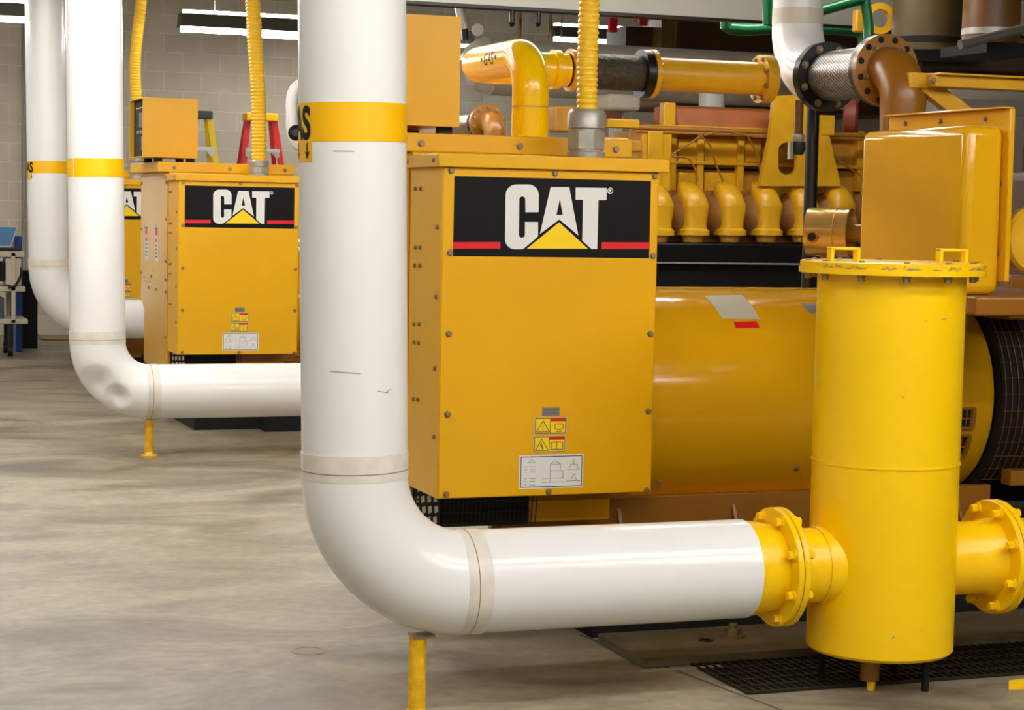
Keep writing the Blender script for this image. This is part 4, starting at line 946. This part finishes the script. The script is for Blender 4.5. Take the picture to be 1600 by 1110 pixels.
o = pbox(MB(), 866, 165, 900, 206, 13.6, .2).build('dusty_bracket', ENGD, bevel=.02); tag(o, 'dusty amber block between the GAS pipe and the grey fitting', 'machine part')
# green pipes
gpipe = mat('green_paint', (0, 0, 0))
o = MB().sweep([at(1130, -80, 11.8)]+smooth([at(1135, 44, 11.8), at(1170, 46, 11.8), at(1240, 43, 11.8), at(1330, 47, 11.8), at(1346, 52, 11.8), at(1350, 70, 11.8), at(1350, 110, 11.8)], 8), .04, 20).build('green_pipe', gpipe); tag(o, 'horizontal green pipe passing behind the upper white pipe', 'pipe', 'green pipes')
o = MB().sweep([at(1195, -200, 8.9)]+smooth([at(1200, 38, 8.9), at(1282, 17, 8.9), at(1345, 0, 8.9), at(1352, 6, 8.9), at(1357, 40, 8.9), at(1357, 60, 8.9)], 8), .026, 20).build('green_pipe', gpipe); tag(o, 'slanting green pipe right of the upper white pipe, bending down at its end', 'pipe', 'green pipes')
t = thing('valve_wheel', 'amber valve ring behind the slanting green pipe, upper right', 'valve', at(1370, 35, 9.6))
MB().ring(at(1372, 30, 9.6), (-.3, -1, 0), .05, .085, .05, 32).build('ring', ENG, t)
pbox(MB(), 1338, 15, 1352, 50, 9.7, .05).build('yoke', ENG, t, bevel=.01)
# vertical insulated tanks
for (x0, x1, yb, Y, M, lab) in ((1393, 1500, 84, 9.1, mat('dark_olive_tank', (84, 66, 32), .45, var=.15, vscale=2), 'olive brown upright tank at the top right, the left one'), (1503, 1592, 72, 8.3, mat('rust_brown_tank', (112, 72, 28), .4, var=.2, vscale=3), 'rust brown upright tank at the top right corner')):
    c = at((x0+x1)/2, yb, Y); k = (c-CP).dot(fw)/F; r_ = (x1-x0)/2*k
    t = thing('exhaust_silencer', lab, 'tank', (c.x, Y, c.z), 'brown tanks at the top right')
    MB().lathe((c.x, Y, 0), (0, 0, 1), [(c.z, r_-.01), (c.z+.01, r_), (ZC, r_)], 48).build('shell', M, t)
    MB().ring((c.x, Y, c.z+.05), (0, 0, 1), r_, r_+.004, .03, 48).build('strap', STEEL if x0 > 1500 else MATTE, t)
    MB().box(c.x-r_*1.1, c.x+r_*1.3, Y-.2, Y+.2, c.z-.05, c.z-.001).build('saddle', MATTE, t)
# grey insulation and dark background under tanks
o = pbox(MB(), 1470, 132, 1640, 220, 8.9, .5).build('grey_lagging', mat('grey_fabric', (126, 120, 108), .8, bump=1, bscale=7), bevel=.08); tag(o, 'crumpled grey lagging behind the amber support bar at the right edge', 'insulation')
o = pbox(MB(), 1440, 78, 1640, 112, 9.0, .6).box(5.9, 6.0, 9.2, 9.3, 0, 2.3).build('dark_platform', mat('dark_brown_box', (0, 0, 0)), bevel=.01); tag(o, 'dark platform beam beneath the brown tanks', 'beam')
o = MB().cyl(at(1500, 70, 7.9), at(1640, 35, 7.9), .022, 16).build('grey_conduit', mat('dark_grey_paint', (92, 90, 82), .5)); tag(o, 'grey conduit crossing in front of the brown tanks', 'conduit')
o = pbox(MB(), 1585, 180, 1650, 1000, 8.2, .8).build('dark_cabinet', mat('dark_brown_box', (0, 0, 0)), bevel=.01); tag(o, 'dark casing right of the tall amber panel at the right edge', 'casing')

# white bent pipe with valve behind near riser
Yq = 14.9
t = thing('vent_pipe', 'bent white pipe with black valve just left of the thickest pipe', 'pipe', (at(470, 190, Yq).x, Yq, at(470, 235, Yq).z))
k = (at(470, 190, Yq)-CP).dot(fw)/F
MB().sweep(smooth([at(540, 130, Yq), at(490, 128, Yq), at(468, 134, Yq), at(457, 150, Yq), at(456, 180, Yq), at(457, 205, Yq), at(466, 226, Yq), at(490, 232, Yq)], 10), 9.5*k, 28).build('pipe', WHITE, t)
MB().lathe(at(463, 208, Yq-.15), (-.3, -1, 0), [(0, .05), (.05, .06), (.08, .03)], 16).build('valve', BLACK, t)

# vertical conduit on wall
cx = at(38, 200, YW-.05)
o = MB().cyl((cx.x, YW-.03, .0), (cx.x, YW-.03, ZC), .022, 12).build('wall_conduit', GREY); tag(o, 'thin grey conduit running up the block wall at the far left', 'conduit')

# ------------------------------------------------------------------ ladders against the back wall
def ladder(pxl, pxr, ytop, ybot_at, slope_l, slope_r, Y, cM, capM, label):
    pt = at((pxl+pxr)/2, ytop, Y); t = thing('step_ladder', label, 'ladder', (pt.x, Y, 0), 'step ladders by the block wall')
    k = (pt-CP).dot(fw)/F; zt_ = pt.z
    hw = (pxr-pxl)/2*k; sl = slope_l
    for s in (-1, 1):
        def bar(y_top, y_bot, xx, w, nm, M):
            b = MB(); x0_, x1_ = pt.x+s*xx, pt.x+s*(xx+sl*zt_)
            b.add([(x0_-w, y_top-.015, zt_), (x0_+w, y_top-.015, zt_), (x1_+w, y_bot-.015, 0), (x1_-w, y_bot-.015, 0), (x0_-w, y_top+.015, zt_), (x0_+w, y_top+.015, zt_), (x1_+w, y_bot+.015, 0), (x1_-w, y_bot+.015, 0)],
                  [(0, 1, 2, 3), (4, 5, 6, 7), (0, 1, 5, 4), (3, 2, 6, 7), (0, 3, 7, 4), (1, 2, 6, 5)]); b.build(nm, M, t)
        bar(Y-.03, Y-.45, hw*.84, .03, 'side_rail', cM); bar(Y+.1, Y+.45, hw*.78, .022, 'rear_rail', cM)
    n = 6
    for i in range(n):
        z_ = zt_-.30*(i+1); 
        if z_ < .1: break
        f_ = (zt_-z_)/zt_; xx = hw*.84+sl*(zt_-z_); yy = Y-.03-.42*f_
        b = MB().box(pt.x-xx, pt.x+xx, yy-.05, yy+.04, z_-.035, z_)
        for s in (-1, 1): b.prism([(0, 0), (s*-.09, 0), (0, -.09), (0, -.07), (s*-.065, 0)][:3], (pt.x+s*xx, yy-.03, z_-.035), (1, 0, 0), (0, 0, 1), (0, .01, 0))
        b.build('step', ALU, t)
    MB().box(pt.x-hw, pt.x+hw, Y-.1, Y+.12, zt_-.01, zt_+.07).build('top_cap', capM, t, bevel=.01)
ladder(382, 432, 188, 0, .125, 0, 20.6, RED, TAPE, 'red step ladder with yellow top cap against the block wall')
ladder(286, 330, 184, 0, .125, 0, 20.4, mat('yellow_fibreglass', (240, 205, 20), .4), mat('blue_grey_cap', (60, 68, 80), .5), 'yellow step ladder with dark cap half hidden behind the small control box')

# ------------------------------------------------------------------ cart with laptop
YK = 19.2
t = thing('service_cart', 'cream utility cart on casters at the far left below the laptop', 'cart', (at(0, 500, YK).x, YK, 0))
def pz_(y): return at(15, y, YK).z
def px_(x): return at(x, 450, YK).x
MB().box(px_(-60), px_(38), YK, YK+.55, pz_(402), pz_(393)).build('top_shelf', CREAM, t, bevel=.01)
MB().box(px_(-60), px_(40), YK, YK+.55, pz_(456), pz_(448)).build('middle_shelf', CREAM, t, bevel=.01)
MB().box(px_(-60), px_(44), YK, YK+.55, pz_(507), pz_(499)).build('bottom_shelf', CREAM, t, bevel=.01)
for x in (18, -55):
    for yy in (YK, YK+.5): MB().box(px_(x), px_(x+6), yy, yy+.04, pz_(505), pz_(395)).build('leg', CREAM, t)
MB().box(px_(9), px_(34), YK+.02, YK+.3, pz_(446), pz_(404)).build('drawer_unit', CREAM, t, bevel=.01)
MB().box(px_(-5), px_(9), YK+.02, YK+.3, pz_(440), pz_(410)).build('drawer_shade', MATTE, t)  # solid black block painted as the shade of an open recess
for x, yy in ((17, YK+.05), (-50, YK+.05), (17, YK+.5), (-50, YK+.5)):
    MB().cyl((px_(x)-.02, yy, .055), (px_(x)+.02, yy, .055), .055, 20).box(px_(x)-.015, px_(x)+.015, yy-.02, yy+.02, .05, pz_(506)).build('caster', RUBBER, t)
o = MB().box(px_(-30), px_(8), YK+.08, YK+.4, pz_(499), pz_(466)); tag(o.build('equipment_box', mat('blue_grey_box', (70, 84, 92), .5), bevel=.01), 'blue grey box on the bottom shelf of the cream cart', 'box')
t = thing('laptop', 'open laptop with a blue screen on the cream cart', 'laptop', (px_(8), YK+.25, pz_(393)))
zt_ = pz_(393); MB().box(px_(-30), px_(32), YK+.02, YK+.32, zt_, zt_+.03).build('keyboard_base', RUBBER, t, bevel=.004)
s = MB(); A_ = Vector((px_(-30), YK+.3, zt_+.04)); B_ = Vector((px_(23), YK+.3, zt_+.04)); C_ = Vector((px_(35), YK+.42, pz_(355))); D_ = Vector((px_(-20), YK+.42, pz_(355)))
th = Vector((0, .015, 0)); s.add([A_, B_, C_, D_, A_+th, B_+th, C_+th, D_+th], [(0, 1, 2, 3), (7, 6, 5, 4), (0, 4, 5, 1), (1, 5, 6, 2), (2, 6, 7, 3), (3, 7, 4, 0)]); s.build('screen_frame', CREAM, t)
s = MB(); mid = (A_+B_+C_+D_)/4; s.add([mid+(q-mid)*.93+Vector((0, -.003, 0)) for q in (A_, B_, C_, D_)], [(0, 1, 2, 3)]); s.build('screen', mat('laptop_screen', (70, 110, 140), .2, emit=.15), t, label='blue screen')
tag(MB().box(px_(33), px_(45), YK+.6, YK+.9, pz_(395), pz_(371)).box(px_(36), px_(46), YK+.6, YK+.9, 0, pz_(395)).build('blue_case', BLUE, bevel=.01), 'blue plastic stand behind the laptop at the far left', 'plastic stand')
w = MB().box(px_(36), px_(78), YK+1.0, YK+1.5, 0, pz_(430)).build('dark_locker', MATTE); tag(w, 'black low locker standing between the cart and farthest white pipe', 'locker')
w = MB().sweep(smooth([(px_(30), YK+.2, pz_(404)), (px_(33), YK-.02, pz_(425)), (px_(24), YK-.03, pz_(445)), (px_(12), YK-.03, pz_(450))], 8), .012, 8).build('power_cable', RUBBER); tag(w, 'black cable draped down the front of the cream cart', 'cable')
w = MB().sweep(smooth([atZ(58, 523, .01), atZ(66, 530, .01), atZ(85, 531, .01), atZ(140, 531, .01)], 8), .01, 8).build('floor_cable', WIRE); tag(w, 'thin cable lying on the floor behind the farthest white pipe', 'cable')

# ------------------------------------------------------------------ world and view
w = bpy.data.worlds.new('world'); bpy.context.scene.world = w; w.use_nodes = True
w.node_tree.nodes['Background'].inputs['Color'].default_value = (.9, .95, 1, 1); w.node_tree.nodes['Background'].inputs['Strength'].default_value = .3
sc = bpy.context.scene
sc.view_settings.view_transform = 'Standard'; sc.view_settings.look = 'None'; sc.view_settings.gamma = 1; sc.view_settings.exposure = 1.0
sc.view_settings.use_curve_mapping = False
